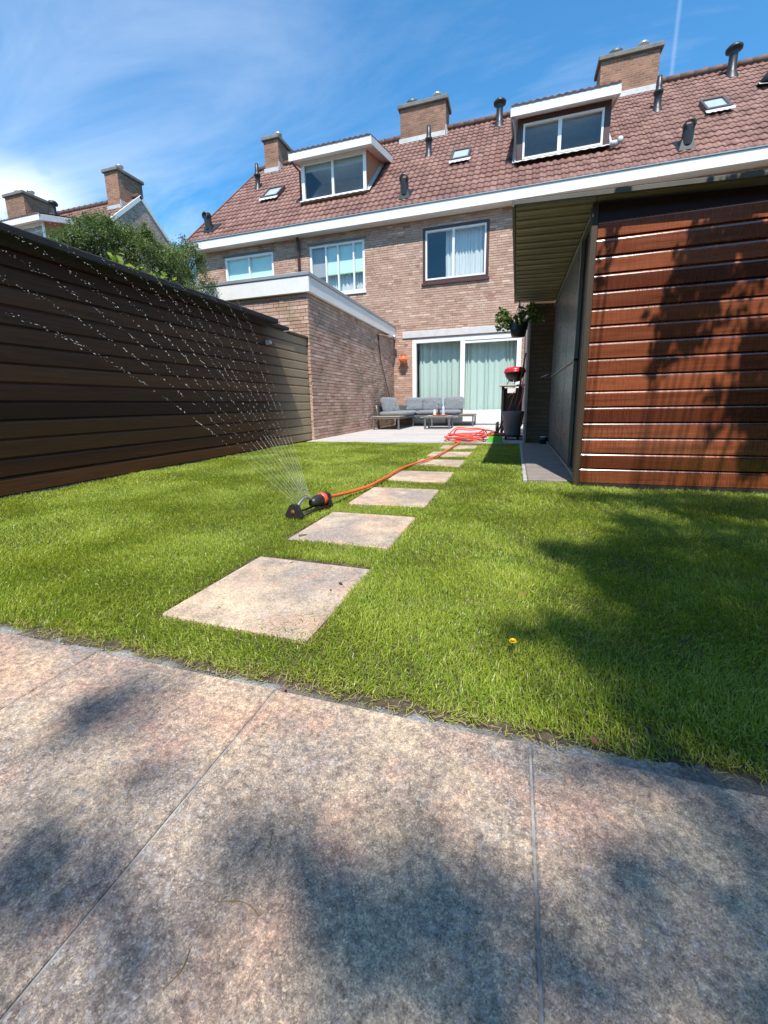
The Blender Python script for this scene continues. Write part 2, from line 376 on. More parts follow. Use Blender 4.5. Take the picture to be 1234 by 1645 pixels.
LEAF_C = leafy('leaf_conifer', (.06, .10, .03), (.125, .18, .055), (.25, .30, .11), .35)
LEAF_Y = leafy('leaf_bright', (.12, .2, .02), (.25, .36, .04), (.4, .5, .1), .4)
LEAF_F = leafy('leaf_basket', (.03, .09, .015), (.08, .18, .03), (.2, .32, .08), .4)
BARK = plain('bark', (.12, .085, .06), .9, 0, .4, 14, .8)
def glass_mat(name='glass', tint=(.82, .86, .86), refl=1.0):
    m, t, o = base_mat(name)
    fc = t.node('ShaderNodeLayerWeight', ins={'Blend': .5}).outputs['Facing']
    f = t.math('MULTIPLY', t.math('ADD', t.math('MULTIPLY', t.math('POWER', fc, 5.), .92), .08), refl, clamp=True)
    tr_ = t.node('ShaderNodeBsdfTransparent', ins={'Color': (*tint, 1)}); gl = t.node('ShaderNodeBsdfGlossy', ins={'Roughness': .01, 'Color': (.95, .97, 1, 1)})
    mx = t.node('ShaderNodeMixShader', ins={0: f, 1: tr_.outputs[0], 2: gl.outputs[0]}); t.l.new(mx.outputs[0], o.inputs[0]); return m
glass_dormer = glass_mat('glass_dormer', (.86, .88, .87), .8); GLASS = glass_mat(refl=.9, tint=(.93, .96, .95)); GLASSR = glass_mat('glass_reflective', (.85, .88, .89), 1.6)
WHITE = plain('white_paint', (.78, .77, .75), .4, 0, .05, 3)
WHITEF = plain('white_fascia', (.74, .725, .69), .45, 0, .08, 2.)
GREYTRIM = plain('aluminium_trim', (.33, .34, .35), .35, .3, .1, 5)
BROWN = plain('brown_paint', (.07, .028, .022), .4, 0, .15, 4)
LEAD = plain('lead_flashing', (.48, .47, .46), .6, .1, .25, 6, .3)
CONC = plain('concrete_cap', (.17, .155, .135), .9, 0, .35, 5, .6)
LINTEL = plain('lintel_concrete', (.55, .52, .5), .85, 0, .12, 6, .3)
BLACKP = plain('black_plastic', (.022, .022, .023), .42, 0, .2, 6)
BLACKF = plain('roofing_felt', (.018, .017, .017), .8, 0, .4, 10, .8)
ZINC = plain('zinc_cowl', (.55, .56, .58), .3, .8, .1, 10)
DARKIN = plain('dark_interior', (.05, .052, .055), .9)
MIDIN = plain('attic_interior', (.62, .63, .62), .9)
ORANGEP = plain('orange_panel', (.42, .19, .09), .6, 0, .1, 4)
MINT = plain('mint_blind', (.58, .78, .73), .8, 0, .04, 3)
GREYBL = plain('grey_blind', (.33, .34, .35), .8, 0, .04, 3)
GREENB = plain('lime_blind_edge', (.35, .55, .12), .7)
HOSE = plain('orange_hose', (.78, .12, .035), .38, 0, .08, 5)
HOSER = plain('red_hose', (.85, .075, .05), .38, 0, .08, 5)
SOFAF = plain('sofa_frame_grey', (.13, .14, .145), .4, .2, .1, 5)
WOODTOP = plain('wood_slat_top', (.30, .235, .17), .6, 0, .2, 10)
RED = plain('red_enamel', (.55, .02, .03), .25, 0, .08, 6)
POTO = plain('terracotta_orange', (.62, .15, .05), .5, 0, .15, 12)
GREYPOT = plain('planter_grey', (.19, .19, .18), .6, 0, .12, 5)
GREEN = plain('green_plastic', (.10, .42, .03), .4, 0, .1, 5)
CANOPYC = plain('canopy_boards', (.23, .215, .145), .55, 0, .25, 3)
CANOPYT = plain('canopy_trim', (.10, .095, .075), .6, 0, .3, 4)
PANELG = plain('greenish_panel', (.105, .125, .12), .3, 0, .25, 2)
BLADE = plain('dry_stem', (.25, .17, .08), .8)
def fabric_mat(name, col):
    m, t, o = base_mat(name); P = geo(t)
    n = t.noise(P, 7, 4, .6); n2 = t.noise(P, 260, 2, .5)
    c = t.mix(n, tuple(x*.85 for x in col), tuple(x*1.15 for x in col))
    principled(t, o, Base_Color=c, Roughness=.9, Specular_IOR_Level=.2, Sheen_Weight=.2, Normal=bump(t, t.math('ADD', t.math('MULTIPLY', n, 1.), t.math('MULTIPLY', n2, .12)), .8, .06)); return m
CUSH = fabric_mat('grey_cushion', (.19, .205, .225))
def curtain_mat(name, col):
    m, t, o = base_mat(name)
    p = t.node('ShaderNodeBsdfPrincipled', ins={'Base Color': (*col, 1), 'Roughness': .9, 'Specular IOR Level': .1})
    tl = t.node('ShaderNodeBsdfTranslucent', ins={'Color': (*col, 1)})
    mx = t.node('ShaderNodeMixShader', ins={0: .25, 1: p.outputs[0], 2: tl.outputs[0]}); t.l.new(mx.outputs[0], o.inputs[0]); return m
CURT_D = curtain_mat('curtain_sage', (.70, .84, .77)); CURT_W = curtain_mat('curtain_white', (.80, .84, .83))
def water_mat():
    m, t, o = base_mat('water_drops')
    gl = t.node('ShaderNodeBsdfGlass', ins={'IOR': 1.33, 'Roughness': .08, 'Color': (1, 1, 1, 1)})
    df = t.node('ShaderNodeBsdfTranslucent', ins={'Color': (.9, .93, .95, 1)})
    d2_ = t.node('ShaderNodeBsdfDiffuse', ins={'Color': (.9, .93, .95, 1)})
    m1 = t.node('ShaderNodeMixShader', ins={0: .5, 1: df.outputs[0], 2: d2_.outputs[0]})
    mx = t.node('ShaderNodeMixShader', ins={0: .55, 1: gl.outputs[0], 2: m1.outputs[0]}); t.l.new(mx.outputs[0], o.inputs[0]); return m
WATER = water_mat()

def relief_mat(name, cols, mortar, dirt, green=0.):
    m, t, o = base_mat(name); P = geo(t); a = t.node('ShaderNodeAttribute', attribute_name='tint').outputs['Fac']
    n1 = t.noise(P, 3.2, 4, .6); n2 = t.noise(P, 55, 5, .7); n3 = t.noise(P, .8, 4, .6)
    f = t.math('ADD', a, t.math('MULTIPLY', t.math('SUBTRACT', n2, .5), .9))
    c = t.ramp(f, [(.0, cols[0]), (.3, cols[1]), (.65, cols[2]), (.95, cols[3])])
    mo = t.mix(n2, tuple(x*.7 for x in mortar), mortar)
    c = t.mix(t.math('LESS_THAN', a, -.5), c, mo)
    c = t.mix(t.math('MULTIPLY', t.ramp(n1, [(.5, 0.), (.7, 1.)]), .25), c, cols[3])
    c = t.mix(t.math('MULTIPLY', t.ramp(n3, [(.42, 0.), (.66, 1.)]), dirt), c, (.11, .08, .06))
    if green: c = t.mix(t.math('MULTIPLY', t.ramp(t.noise(P, 1.6, 5, .65), [(.5, 0.), (.68, 1.)]), green), c, (.13, .125, .05))
    principled(t, o, Base_Color=c, Roughness=.88, Specular_IOR_Level=.25, Normal=bump(t, n2, .8, .006)); return m
RB = relief_mat('brick_relief', ((.27, .145, .105), (.41, .245, .18), (.52, .345, .26), (.70, .52, .42)), (.34, .28, .225), .18)
RBX = relief_mat('brick_relief_extension', ((.28, .15, .115), (.42, .26, .195), (.54, .37, .29), (.68, .52, .43)), (.30, .25, .2), .18, .5)
def brick_relief(name, mat, parent, u0, u1, z0, z1, fn, holes=(), seed=1, depth=.013, ends=True):
    """courses of single bricks standing proud of the mortar; fn(u, d, z) gives the world point"""
    r = np.random.default_rng(seed); Q = []; T = []
    def quad(a, b, c, d, t): Q.append((a, b, c, d)); T.append(t)
    us = sorted({u0, u1, *[h[0] for h in holes if u0 < h[0] < u1], *[h[1] for h in holes if u0 < h[1] < u1]}); zs = sorted({z0, z1, *[h[2] for h in holes if z0 < h[2] < z1], *[h[3] for h in holes if z0 < h[3] < z1]})
    for a, b in zip(us[:-1], us[1:]):
        for c, d in zip(zs[:-1], zs[1:]):
            if any(h[0] <= a and b <= h[1] and h[2] <= c and d <= h[3] for h in holes): continue
            quad((a, 0, c), (b, 0, c), (b, 0, d), (a, 0, d), -1.)
    k0 = int(math.floor(z0/.0625)); k1 = int(math.ceil(z1/.0625))
    for k in range(k0, k1):
        za = max(z0, k*.0625+.005+r.uniform(-.001, .001)); zb = min(z1, (k+1)*.0625-.005+r.uniform(-.001, .001))
        if zb-za < .01: continue
        u = math.floor(u0/.212)*.212-(.106 if k % 2 else 0)-(.05 if k % 3 == 1 else 0)
        while u < u1:
            L = .212 if r.uniform() > .22 else .108
            a = max(u0, u+.004); b = min(u1, u+L-.005); u += L
            segs = [(a, b)]
            for h in holes:
                if h[2] < (za+zb)/2 < h[3]:
                    ns_ = []
                    for p, q in segs:
                        if q <= h[0] or p >= h[1]: ns_.append((p, q)); continue
                        if p < h[0]: ns_.append((p, h[0]))
                        if q > h[1]: ns_.append((h[1], q))
                    segs = ns_
            for a, b in segs:
                if b-a < .012: continue
                d = depth+r.uniform(-.0025, .0025); t = float(np.clip(r.normal(.48, .15), 0, 1)); j = r.uniform(-.0015, .0015, 4)
                A, B, C_, D = (a, d, za+j[0]), (b, d, za+j[1]), (b, d, zb+j[2]), (a, d, zb+j[3])
                A2, B2, C2, D2 = (a, 0, za), (b, 0, za), (b, 0, zb), (a, 0, zb)
                quad(A, B, C_, D, t); quad(D, C_, C2, D2, t); quad(A2, B2, B, A, t); quad(B, B2, C2, C_, t); quad(A2, A, D, D2, t)
    Q = np.array(Q, float); V = Q.reshape(-1, 3); W_ = fn(V[:, 0], V[:, 1], V[:, 2]); V = np.stack(W_, 1)
    return fast_mesh(name, V, np.arange(len(V)).reshape(-1, 4), mat, {'tint': np.repeat(T, 4)}, parent)
# ------------------------------------------------------------------ setting: ground
HY = 12.378; GY = 12.06; PITCH = math.radians(42.4); RIDGE_Y = 16.72; RIDGE_Z = 10.2
EXX = -3.55; EXY = 6.93; FX = -3.6; SHY = 3.32; SHX = .46
g = MB(); g.add([(-300, -60, -.06), (300, -60, -.06), (300, 400, -.06), (-300, 400, -.06)], [(0, 1, 2, 3)])
tag(g.build('ground', SOIL), kind='structure')
# lawn soil, a gently uneven sheet
nx, ny = 120, 90; xs = np.linspace(-3.6, 4.2, nx); ys = np.linspace(.655, 6.62, ny)
XX, YY = np.meshgrid(xs, ys)
def lumps(x, y): return .006*np.sin(x*3.1+1)*np.cos(y*2.3)+.004*np.sin(x*7.7+y*5.1)
ZZ = -.032+lumps(XX, YY)+.004*rng.standard_normal(XX.shape)
ZZ = ZZ+.012; V = np.stack([XX, YY, ZZ], -1).reshape(-1, 3); i = np.arange((ny-1)*nx).reshape(ny-1, nx)[:, :-1].ravel()
tag(fast_mesh('lawn_soil', V, np.stack([i, i+1, i+nx+1, i+nx], 1), SOIL, smooth=True), kind='structure')

# front terrace: slabs with mortar joints
edges = [-3.19, -2.66, -2.125, -1.59, -1.02, -.487, .051, .588, 1.125, 1.66, 2.2, 2.73]
tr_ = MB()
for a, b in zip(edges[:-1], edges[1:]):
    j = random.uniform(-.003, .003)
    tr_.bbox(a+.0022, b-.0022, -.55, .700+j, -.045, 0+j*.2, .0022)
    tr_.bbox(a+.0022, b-.0022, -1.64, -.555, -.045, 0, .0022)
tag(tr_.build('front_terrace', PAVE), kind='structure')
mj = MB(); mj.box(-3.2, 2.8, -1.7, .697, -.05, -.0045)
tag(mj.build('terrace_joints', plain('joint_grout', (.27, .27, .27), .95, 0, .75, 9, .8)), kind='structure')
# crumbling mortar haunch along the terrace edge
nx = 700; xs = np.linspace(-3.2, 2.8, nx); V = []
ns = lambda a, s: np.interp(xs, np.linspace(-3.2, 2.8, s), rng.uniform(-1, 1, s))*a
wd = .03+.012*np.abs(ns(1, 40))+.008*ns(1, 160)+.010*np.clip((xs-.05)*4, 0, 1.6); z1 = -.007+ns(.004, 260)+ns(.003, 690)
prof = [np.stack([xs, np.full(nx, .694), np.full(nx, -.004)+ns(.0015, 500)], 1), np.stack([xs, .700+wd*.4, z1-.003], 1), np.stack([xs, .700+wd*.8, z1-.008+ns(.004, 300)], 1), np.stack([xs, .700+wd*1.1, np.full(nx, -.05)], 1)]
V = np.concatenate(prof); F = []
for r_ in range(3):
    i = np.arange(nx-1)+r_*nx; F.append(np.stack([i, i+1, i+nx+1, i+nx], 1))
tag(fast_mesh('terrace_edging', V, np.concatenate(F), MORTAR, smooth=True), kind='structure')
# loose crumbs of mortar and grit
N = 6000; cx = rng.uniform(-2.0, 1.9, N); cy = .702+np.abs(rng.normal(0, .024, N)); sz = rng.uniform(.0008, .0030, N)
octv = np.array([[1, 0, 0], [-1, 0, 0], [0, 1, 0], [0, -1, 0], [0, 0, .8], [0, 0, -.8]])
octf = np.array([[0, 2, 4], [2, 1, 4], [1, 3, 4], [3, 0, 4], [2, 0, 5], [1, 2, 5], [3, 1, 5], [0, 3, 5]])
V = (octv[None]*sz[:, None, None]*rng.uniform(.6, 1.3, (N, 6, 1)))+np.stack([cx, cy, np.full(N, -.006)-(cy-.7)*.35+rng.uniform(-.003, .002, N)], 1)[:, None]
tag(fast_mesh('mortar_crumbs', V.reshape(-1, 3), (octf[None]+np.arange(N)[:, None, None]*6).reshape(-1, 3), MORTAR), 'pale mortar crumbs and grit between terrace and lawn', 'gravel', kind='stuff')

rp = MB(); rp.box(EXX, 3.2, 6.62, HY+.1, -.06, .002); tag(rp.build('rear_patio', RPAVE), kind='structure')
sp = MB(); sp.bbox(.12, .47, 3.44, 6.615, -.05, .012, .006); tag(sp.build('side_path', plain('path_concrete', (.22, .185, .165), .85, 0, .25, 6, .4)), kind='structure')
pk = MB(); pk.bbox(.085, .118, 3.46, 6.6, -.05, .004, .004); tag(pk.build('path_kerb', plain('kerb_concrete', (.34, .33, .31), .9, 0, .55, 9, .7)), kind='structure')

# stepping stones
SX0, SX1 = -1.022, -.512
SY = [(.905, 1.418), (1.66, 2.185), (2.42, 2.955), (3.27, 3.775), (4.13, 4.62), (4.93, 5.425), (5.83, 6.29)]
slabels = ['pinkish stepping stone nearest the terrace, largest in view', 'stepping stone just in front of the sprinkler hose, second from the terrace',
 'stepping stone third from the terrace in the lawn path', 'stepping stone with a small pale patch, fourth from the terrace', 'stepping stone crossed by the orange hose at its left corner, fifth from the terrace',
 'stepping stone second from the rear patio, lying half under the orange hose', 'stepping stone closest to the red hose pile and rear patio']
for k, (a, b) in enumerate(SY):
    s_ = MB(); M = Matrix.Translation(((SX0+SX1)/2, (a+b)/2, 0)) @ Matrix.Rotation(random.uniform(-.012, .012)+(-.015 if k == 0 else 0), 4, 'Z')
    hx = (SX1-SX0)/2; hy = (b-a)/2; s_.bbox(-hx, hx, -hy, hy, -.05, -.004, .006, M)
    tag(s_.build('stepping_stone', STONE), slabels[k], 'stepping stone', 'stepping stones across the lawn')

# ------------------------------------------------------------------ lawn blades
def make_blades(x0, x1, y0, y1, dens, wid, lmin, lmax):
    N = int((x1-x0)*(y1-y0)*dens); x = rng.uniform(x0, x1, N); y = rng.uniform(y0, y1, N)
    keep = np.ones(N, bool)
    ex_ = .008*np.sin(x*23)+.006*np.sin(x*61+2)
    keep &= y > .752+ex_+np.where(x > .2, -.004, 0)
    for a, b in SY:
        mg = .006
        keep &= ~((x > SX0-.010-.010*np.sin(y*40)**2) & (x < SX1+.002) & (y > a-.002) & (y < b+.016+.010*np.sin(x*31)**2))
    keep &= ~((x > .08) & (x < .48) & (y > 3.44)); keep &= ~((x > .45) & (y > 3.33)); keep &= y < 6.60; keep &= x > FX+.01
    x, y = x[keep], y[keep]; N = len(x)
    cl_ = np.sin(x*9.1+np.sin(y*7.3)*1.5)*np.sin(y*11.7+np.sin(x*6.1)*1.3)
    L = rng.uniform(lmin, lmax, N)*(1+.16*cl_)
    L *= np.where(y < .80, .9, 1.)
    base_a = 2.2*np.sin(x*2.9+y*1.7)+1.4*np.sin(y*4.3-x*3.3)
    ang = base_a+rng.normal(0, 1.3, N); lean = np.clip(rng.normal(.85, .42, N), .05, 1.7)
    d = np.stack([np.cos(ang), np.sin(ang)], 1); side = np.stack([-d[:, 1], d[:, 0]], 1)
    tw = rng.uniform(-1, 1, N); side = side*np.cos(tw)[:, None]+d*np.sin(tw)[:, None]
    z = -.019+lumps(x, y); W = wid*rng.uniform(.7, 1.3, N)
    P = np.empty((N, 5, 3))
    def pt(fr, ln):  # fraction along blade, bending outward
        a = ln*fr; hor = L*fr*np.sin(a*.9); ver = L*fr*np.cos(a*.9)
        return x+d[:, 0]*hor, y+d[:, 1]*hor, z+ver
    for j, (fr, wf) in enumerate(((0, .8), (.55, 1.))):
        px_, py_, pz_ = pt(fr, lean)
        for q, sgn in ((0, -1), (1, 1)):
            P[:, j*2+q, 0] = px_+sgn*side[:, 0]*W*wf/2; P[:, j*2+q, 1] = py_+sgn*side[:, 1]*W*wf/2; P[:, j*2+q, 2] = pz_
    px_, py_, pz_ = pt(1., lean); P[:, 4] = np.stack([px_, py_, pz_], 1)
    tint = np.clip(rng.normal(.47, .17, N)+.12*cl_, 0, .84)
    dry = rng.uniform(0, 1, N) < (.035+.30*np.exp(-((y-.75)/.03)**2)); tint[dry] = rng.uniform(.88, 1, dry.sum())
    for a, b in SY:
        nb = (x > SX0-.04) & (x < SX1+.04) & (y > a-.03) & (y < b+.05) & (rng.uniform(0, 1, N) < .12); tint[nb] = rng.uniform(.86, .97, nb.sum())
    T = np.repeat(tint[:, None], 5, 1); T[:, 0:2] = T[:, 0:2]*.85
    b_ = np.arange(N)[:, None]*5
    tri = np.concatenate([b_+np.array([[0, 1, 3]]), b_+np.array([[0, 3, 2]]), b_+np.array([[2, 3, 4]])], 0)
    return P.reshape(-1, 3), tri, T.ravel()
chunks = [make_blades(-2.1, 1.35, .72, 1.6, 60000, .0019, .014, .032), make_blades(-3.0, 1.9, 1.6, 2.6, 34000, .0023, .014, .032),
          make_blades(-3.6, 2.6, 2.6, 4.0, 18000, .0031, .015, .035), make_blades(-3.6, .5, 4.0, 6.62, 12000, .004, .015, .035),
          make_blades(-3.6, -2.1, .72, 1.6, 30000, .0024, .014, .032), make_blades(-3.6, -3.0, 1.6, 2.6, 22000, .0028, .014, .032), make_blades(1.35, 3.6, .72, 1.6, 9000, .0035, .015, .035), make_blades(1.9, 3.6, 1.6, 2.6, 9000, .004, .015, .035)]
off = 0; Vs = []; Fs = []; Ts = []
for v_, f_, t_ in chunks: Vs.append(v_); Fs.append(f_+off); Ts.append(t_); off += len(v_)
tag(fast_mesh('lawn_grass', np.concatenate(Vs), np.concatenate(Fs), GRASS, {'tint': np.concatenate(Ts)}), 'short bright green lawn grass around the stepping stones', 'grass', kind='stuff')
# ------------------------------------------------------------------ building pieces
def roof_tiles(mb, x0, x1, y0, z0, pitch, length, holes=(), w_=.172, gz=.345, thick=.025, nseg=8, amp=.018):
    c, s = math.cos(pitch), math.sin(pitch); rows = int(math.ceil(length/gz-.02)); n = max(2, int(round((x1-x0)/w_*nseg)))
    xs = np.linspace(x0, x1, n+1); ph = (xs/w_) % 1.0
    hw = amp*np.where(ph < .65, np.sin(PI*ph/.65), -.45*np.sin(PI*(ph-.65)/.35))
    def P(s_, h): return np.stack([xs, y0+c*s_-s*h, z0+s*s_+c*h], 1)
    for r_ in range(rows):
        s0 = r_*gz; s1 = min((r_+1)*gz+.03, length); jit = random.uniform(-.004, .004)
        A = P(s0-.01, hw+thick+jit); B = P(s1, hw+.006); C_ = P(s0-.01, hw*.6-.004+jit)
        base = len(mb.v); mb.v += [tuple(p) for p in np.concatenate([A, B, C_]).tolist()]
        for i_ in range(n):
            xm = (xs[i_]+xs[i_+1])/2; ym = y0+c*(s0+s1)/2
            if any(a < xm < b and cc < ym < dd for a, b, cc, dd in holes): continue
            mb.f.append((base+i_, base+i_+1, base+n+1+i_+1, base+n+1+i_)); mb.sm.append(True)
            mb.f.append((base+2*(n+1)+i_, base+2*(n+1)+i_+1, base+i_+1, base+i_)); mb.sm.append(False)
def wall_front(mb, x0, x1, z0, z1, Y, holes, rev=.11):
    xs = sorted({x0, x1, *[h[0] for h in holes], *[h[1] for h in holes]}); zs = sorted({z0, z1, *[h[2] for h in holes], *[h[3] for h in holes]})
    for a, b in zip(xs[:-1], xs[1:]):
        for c, d in zip(zs[:-1], zs[1:]):
            if any(h[0] <= a and b <= h[1] and h[2] <= c and d <= h[3] for h in holes): continue
            mb.add([(a, Y, c), (b, Y, c), (b, Y, d), (a, Y, d)], [(0, 1, 2, 3)])
    for a, b, c, d in holes:
        mb.add([(a, Y, c), (a, Y+rev, c), (a, Y+rev, d), (a, Y, d)], [(0, 1, 2, 3)])
        mb.add([(b, Y, c), (b, Y+rev, c), (b, Y+rev, d), (b, Y, d)], [(3, 2, 1, 0)])
        mb.add([(a, Y, d), (b, Y, d), (b, Y+rev, d), (a, Y+rev, d)], [(0, 1, 2, 3)])
        mb.add([(a, Y, c), (b, Y, c), (b, Y+rev, c), (a, Y+rev, c)], [(3, 2, 1, 0)])
def wavy_cloth(x0, x1, z0, z1, Y, amp=.035, per=.13, mat=CURT_D, parent=None, name='curtain'):
    n = int((x1-x0)/per*10)+2; xs = np.linspace(x0, x1, n)
    ph = xs/per*2*PI+2.6*np.sin(xs*4.1)+1.6*np.sin(xs*9.3+1)+.8*np.sin(xs*23); amp = amp*(.55+.45*np.sin(xs*6.3+.5)**2)
    V = []
    zs = np.linspace(z1, z0, 9)
    for k, z in enumerate(zs):
        fr = k/8; V.append(np.stack([xs+.01*fr*np.sin(xs*7+fr*3), Y+amp*(.7+.5*fr)*np.sin(ph+.35*fr*np.sin(xs*3)), np.full(n, z)], 1))
    V = np.concatenate(V); F = []
    for k in range(8):
        i_ = np.arange(n-1)+k*n; F.append(np.stack([i_, i_+n, i_+n+1, i_+1], 1))
    return fast_mesh(name, V, np.concatenate(F), mat, parent=parent, smooth=True)
def frame_mb(x0, x1, z0, z1, Y0, Y1, t, mull=(), mt=.035):
    m = MB(); m.bbox(x0, x1, Y0, Y1, z1-t, z1, .004); m.bbox(x0, x1, Y0, Y1, z0, z0+t, .004)
    m.bbox(x0, x0+t, Y0+.002, Y1-.002, z0+t, z1-t, .003); m.bbox(x1-t, x1, Y0+.002, Y1-.002, z0+t, z1-t, .003)
    for x in mull: m.bbox(x-mt/2, x+mt/2, Y0+.004, Y1-.004, z0+t, z1-t, .003)
    return m
def interior(x0, x1, z0, z1, Y, depth, mat, parent):
    m = MB(); y2 = Y+depth
    m.add([(x0, y2, z0), (x1, y2, z0), (x1, y2, z1), (x0, y2, z1)], [(0, 1, 2, 3)])
    m.add([(x0, Y, z0), (x0, y2, z0), (x0, y2, z1), (x0, Y, z1)], [(0, 1, 2, 3)])
    m.add([(x1, Y, z0), (x1, y2, z0), (x1, y2, z1), (x1, Y, z1)], [(3, 2, 1, 0)])
    m.add([(x0, Y, z1), (x1, Y, z1), (x1, y2, z1), (x0, y2, z1)], [(0, 1, 2, 3)])
    m.add([(x0, Y, z0), (x1, Y, z0), (x1, y2, z0), (x0, y2, z0)], [(3, 2, 1, 0)])
    return m.build('interior', mat, parent)
def pane(x0, x1, z0, z1, Y, mat, parent):
    m = MB(); m.add([(x0, Y, z0), (x1, Y, z0), (x1, Y, z1), (x0, Y, z1)], [(0, 1, 2, 3)])
    return m.build('pane', mat, parent)
def cowl(c, h, r, kind, parent, name='vent_pipe'):
    """pipes standing on the roof; kind 'step' = narrowing flue, 'cap' = mushroom cowl"""
    m = MB()
    if kind == 'step':
        m.lathe(c, [(r*2.2, -.14), (r*1.5, .02), (r*1.25, .05), (r*1.2, h*.46), (r*1.6, h*.48), (r*1.6, h*.56), (r*1.1, h*.6), (r*1.05, h*.64), (r*.95, h*.9), (r*.8, h*.92), (r*.8, h), (0, h)], 16)
    else:
        m.lathe(c, [(r*2.3, -.16), (r*1.45, .04), (r*1.2, .08), (r*1.15, h*.78), (r*1.2, h*.8), (r*2.2, h*.82), (r*2.3, h*.9), (r*1.7, h*.98), (0, h)], 16)
    o = m.build(name, BLACKP, parent)
    return o
def elbow_vent(c, parent):
    x, y, z = c; m = MB()
    m.add([(x-.17, y-.16, z-.13), (x+.17, y-.16, z-.13), (x+.2, y+.35, z+.32), (x-.2, y+.35, z+.32), (x-.1, y-.12, z+.14), (x+.1, y-.12, z+.14), (x+.1, y+.1, z+.2), (x-.1, y+.1, z+.2)],
          [(0, 1, 5, 4), (1, 2, 6, 5), (2, 3, 7, 6), (3, 0, 4, 7), (4, 5, 6, 7)])
    m.tube([(x, y-.05, z+.0), (x, y-.1, z+.28), (x, y-.12, z+.38)], [.12, .115, .11], 16, False)
    m.lathe((x, y-.2, z+.36), [(.085, -.02), (.085, .16), (.115, .16), (.115, -.02), (.085, -.02)], 18, Matrix.Rotation(-PI/2+.25, 4, 'X'))
    b = m.build('roof_vent', BLACKP, parent)
    r_ = MB(); r_.lathe((x, y-.215, z+.36), [(.088, 0), (.088, .03), (.105, .03), (.105, 0), (.088, 0)], 18, Matrix.Rotation(-PI/2+.25, 4, 'X')); r_.build('rim', plain('vent_rim', (.2, .19, .17), .5), b)
    return b
def chimney(x0, x1, y0, y1, zb, zt, parent, pots):
    m = MB(); m.box(x0, x1, y0, y1, zb, zt-.14); c = m.build('chimney', BRICKC, parent)
    k = MB(); k.bbox(x0-.08, x1+.08, y0-.08, y1+.08, zt-.14, zt, .02); k.build('chimney_cap', CONC, c)
    f = MB(); f.box(x0-.03, x1+.03, y0-.035, y0-.004, zb+.0, zb+.12+.0)
    # stepped lead where brick meets tiles
    f = MB(); f.box(x0-.04, x1+.06, y0-.03, y0-.003, RIDGE_Z-(RIDGE_Y-y0)*math.tan(PITCH)-.02, RIDGE_Z-(RIDGE_Y-y0)*math.tan(PITCH)+.13)
    f.box(x1+.003, x1+.03, y0-.03, y0+.3, RIDGE_Z-(RIDGE_Y-y0)*math.tan(PITCH)-.02, RIDGE_Z-(RIDGE_Y-y0)*math.tan(PITCH)+.3)
    f.build('flashing', LEAD, c)
    for px_, py_, kind in pots:
        p_ = MB()
        if kind: p_.lathe((px_, py_, zt), [(.13, 0), (.13, .06), (.2, .1), (.21, .2), (.15, .24), (0, .26)], 16); p_.build('flue_cowl', plain('cowl_dark', (.09, .085, .08), .5, .3), c)
        else: p_.lathe((px_, py_, zt), [(.12, 0), (.12, .2), (.16, .2), (.16, .26), (0, .27)], 16); p_.build('flue_cowl', ZINC, c)
    return c
def skylight(x0, x1, yc, parent):
    c, s = math.cos(PITCH), math.sin(PITCH)
    zc = 5.95+(yc-GY)*math.tan(PITCH)
    M = Matrix.Translation((0, yc, zc)) @ Matrix.Rotation(PITCH, 4, 'X')
    m = MB(); t = .055; h = .42
    m.bbox(x0, x1, -h, -h+t+.03, .0, .12, .006, M); m.bbox(x0, x1, h-t, h, .0, .12, .006, M); m.bbox(x0, x0+t, -h+t+.03, h-t, .0, .115, .006, M); m.bbox(x1-t, x1, -h+t+.03, h-t, .0, .115, .006, M)
    o = m.build('skylight', plain('skylight_frame', (.085, .075, .065), .45, .2), parent)
    p_ = MB(); p_.box(x0+t, x1-t, -h+t+.03, h-t, .07, .078, M); p_.build('pane', plain('skylight_glass', (.42, .47, .5), .12, 0, .1, 5, 0, 1.), o)
    n = 10; f = MB(); vs = []
    for i_ in range(n+1):
        x = x0-.03+(x1-x0+.08)*i_/n; dz = .05*(i_ % 2)
        vs += [M @ Vector((x, -h+.0, .09)), M @ Vector((x, -h-.13-dz, .075))]
    f.add(vs, [(2*i_, 2*i_+1, 2*i_+3, 2*i_+2) for i_ in range(n)]); f.build('flashing', LEAD, o)
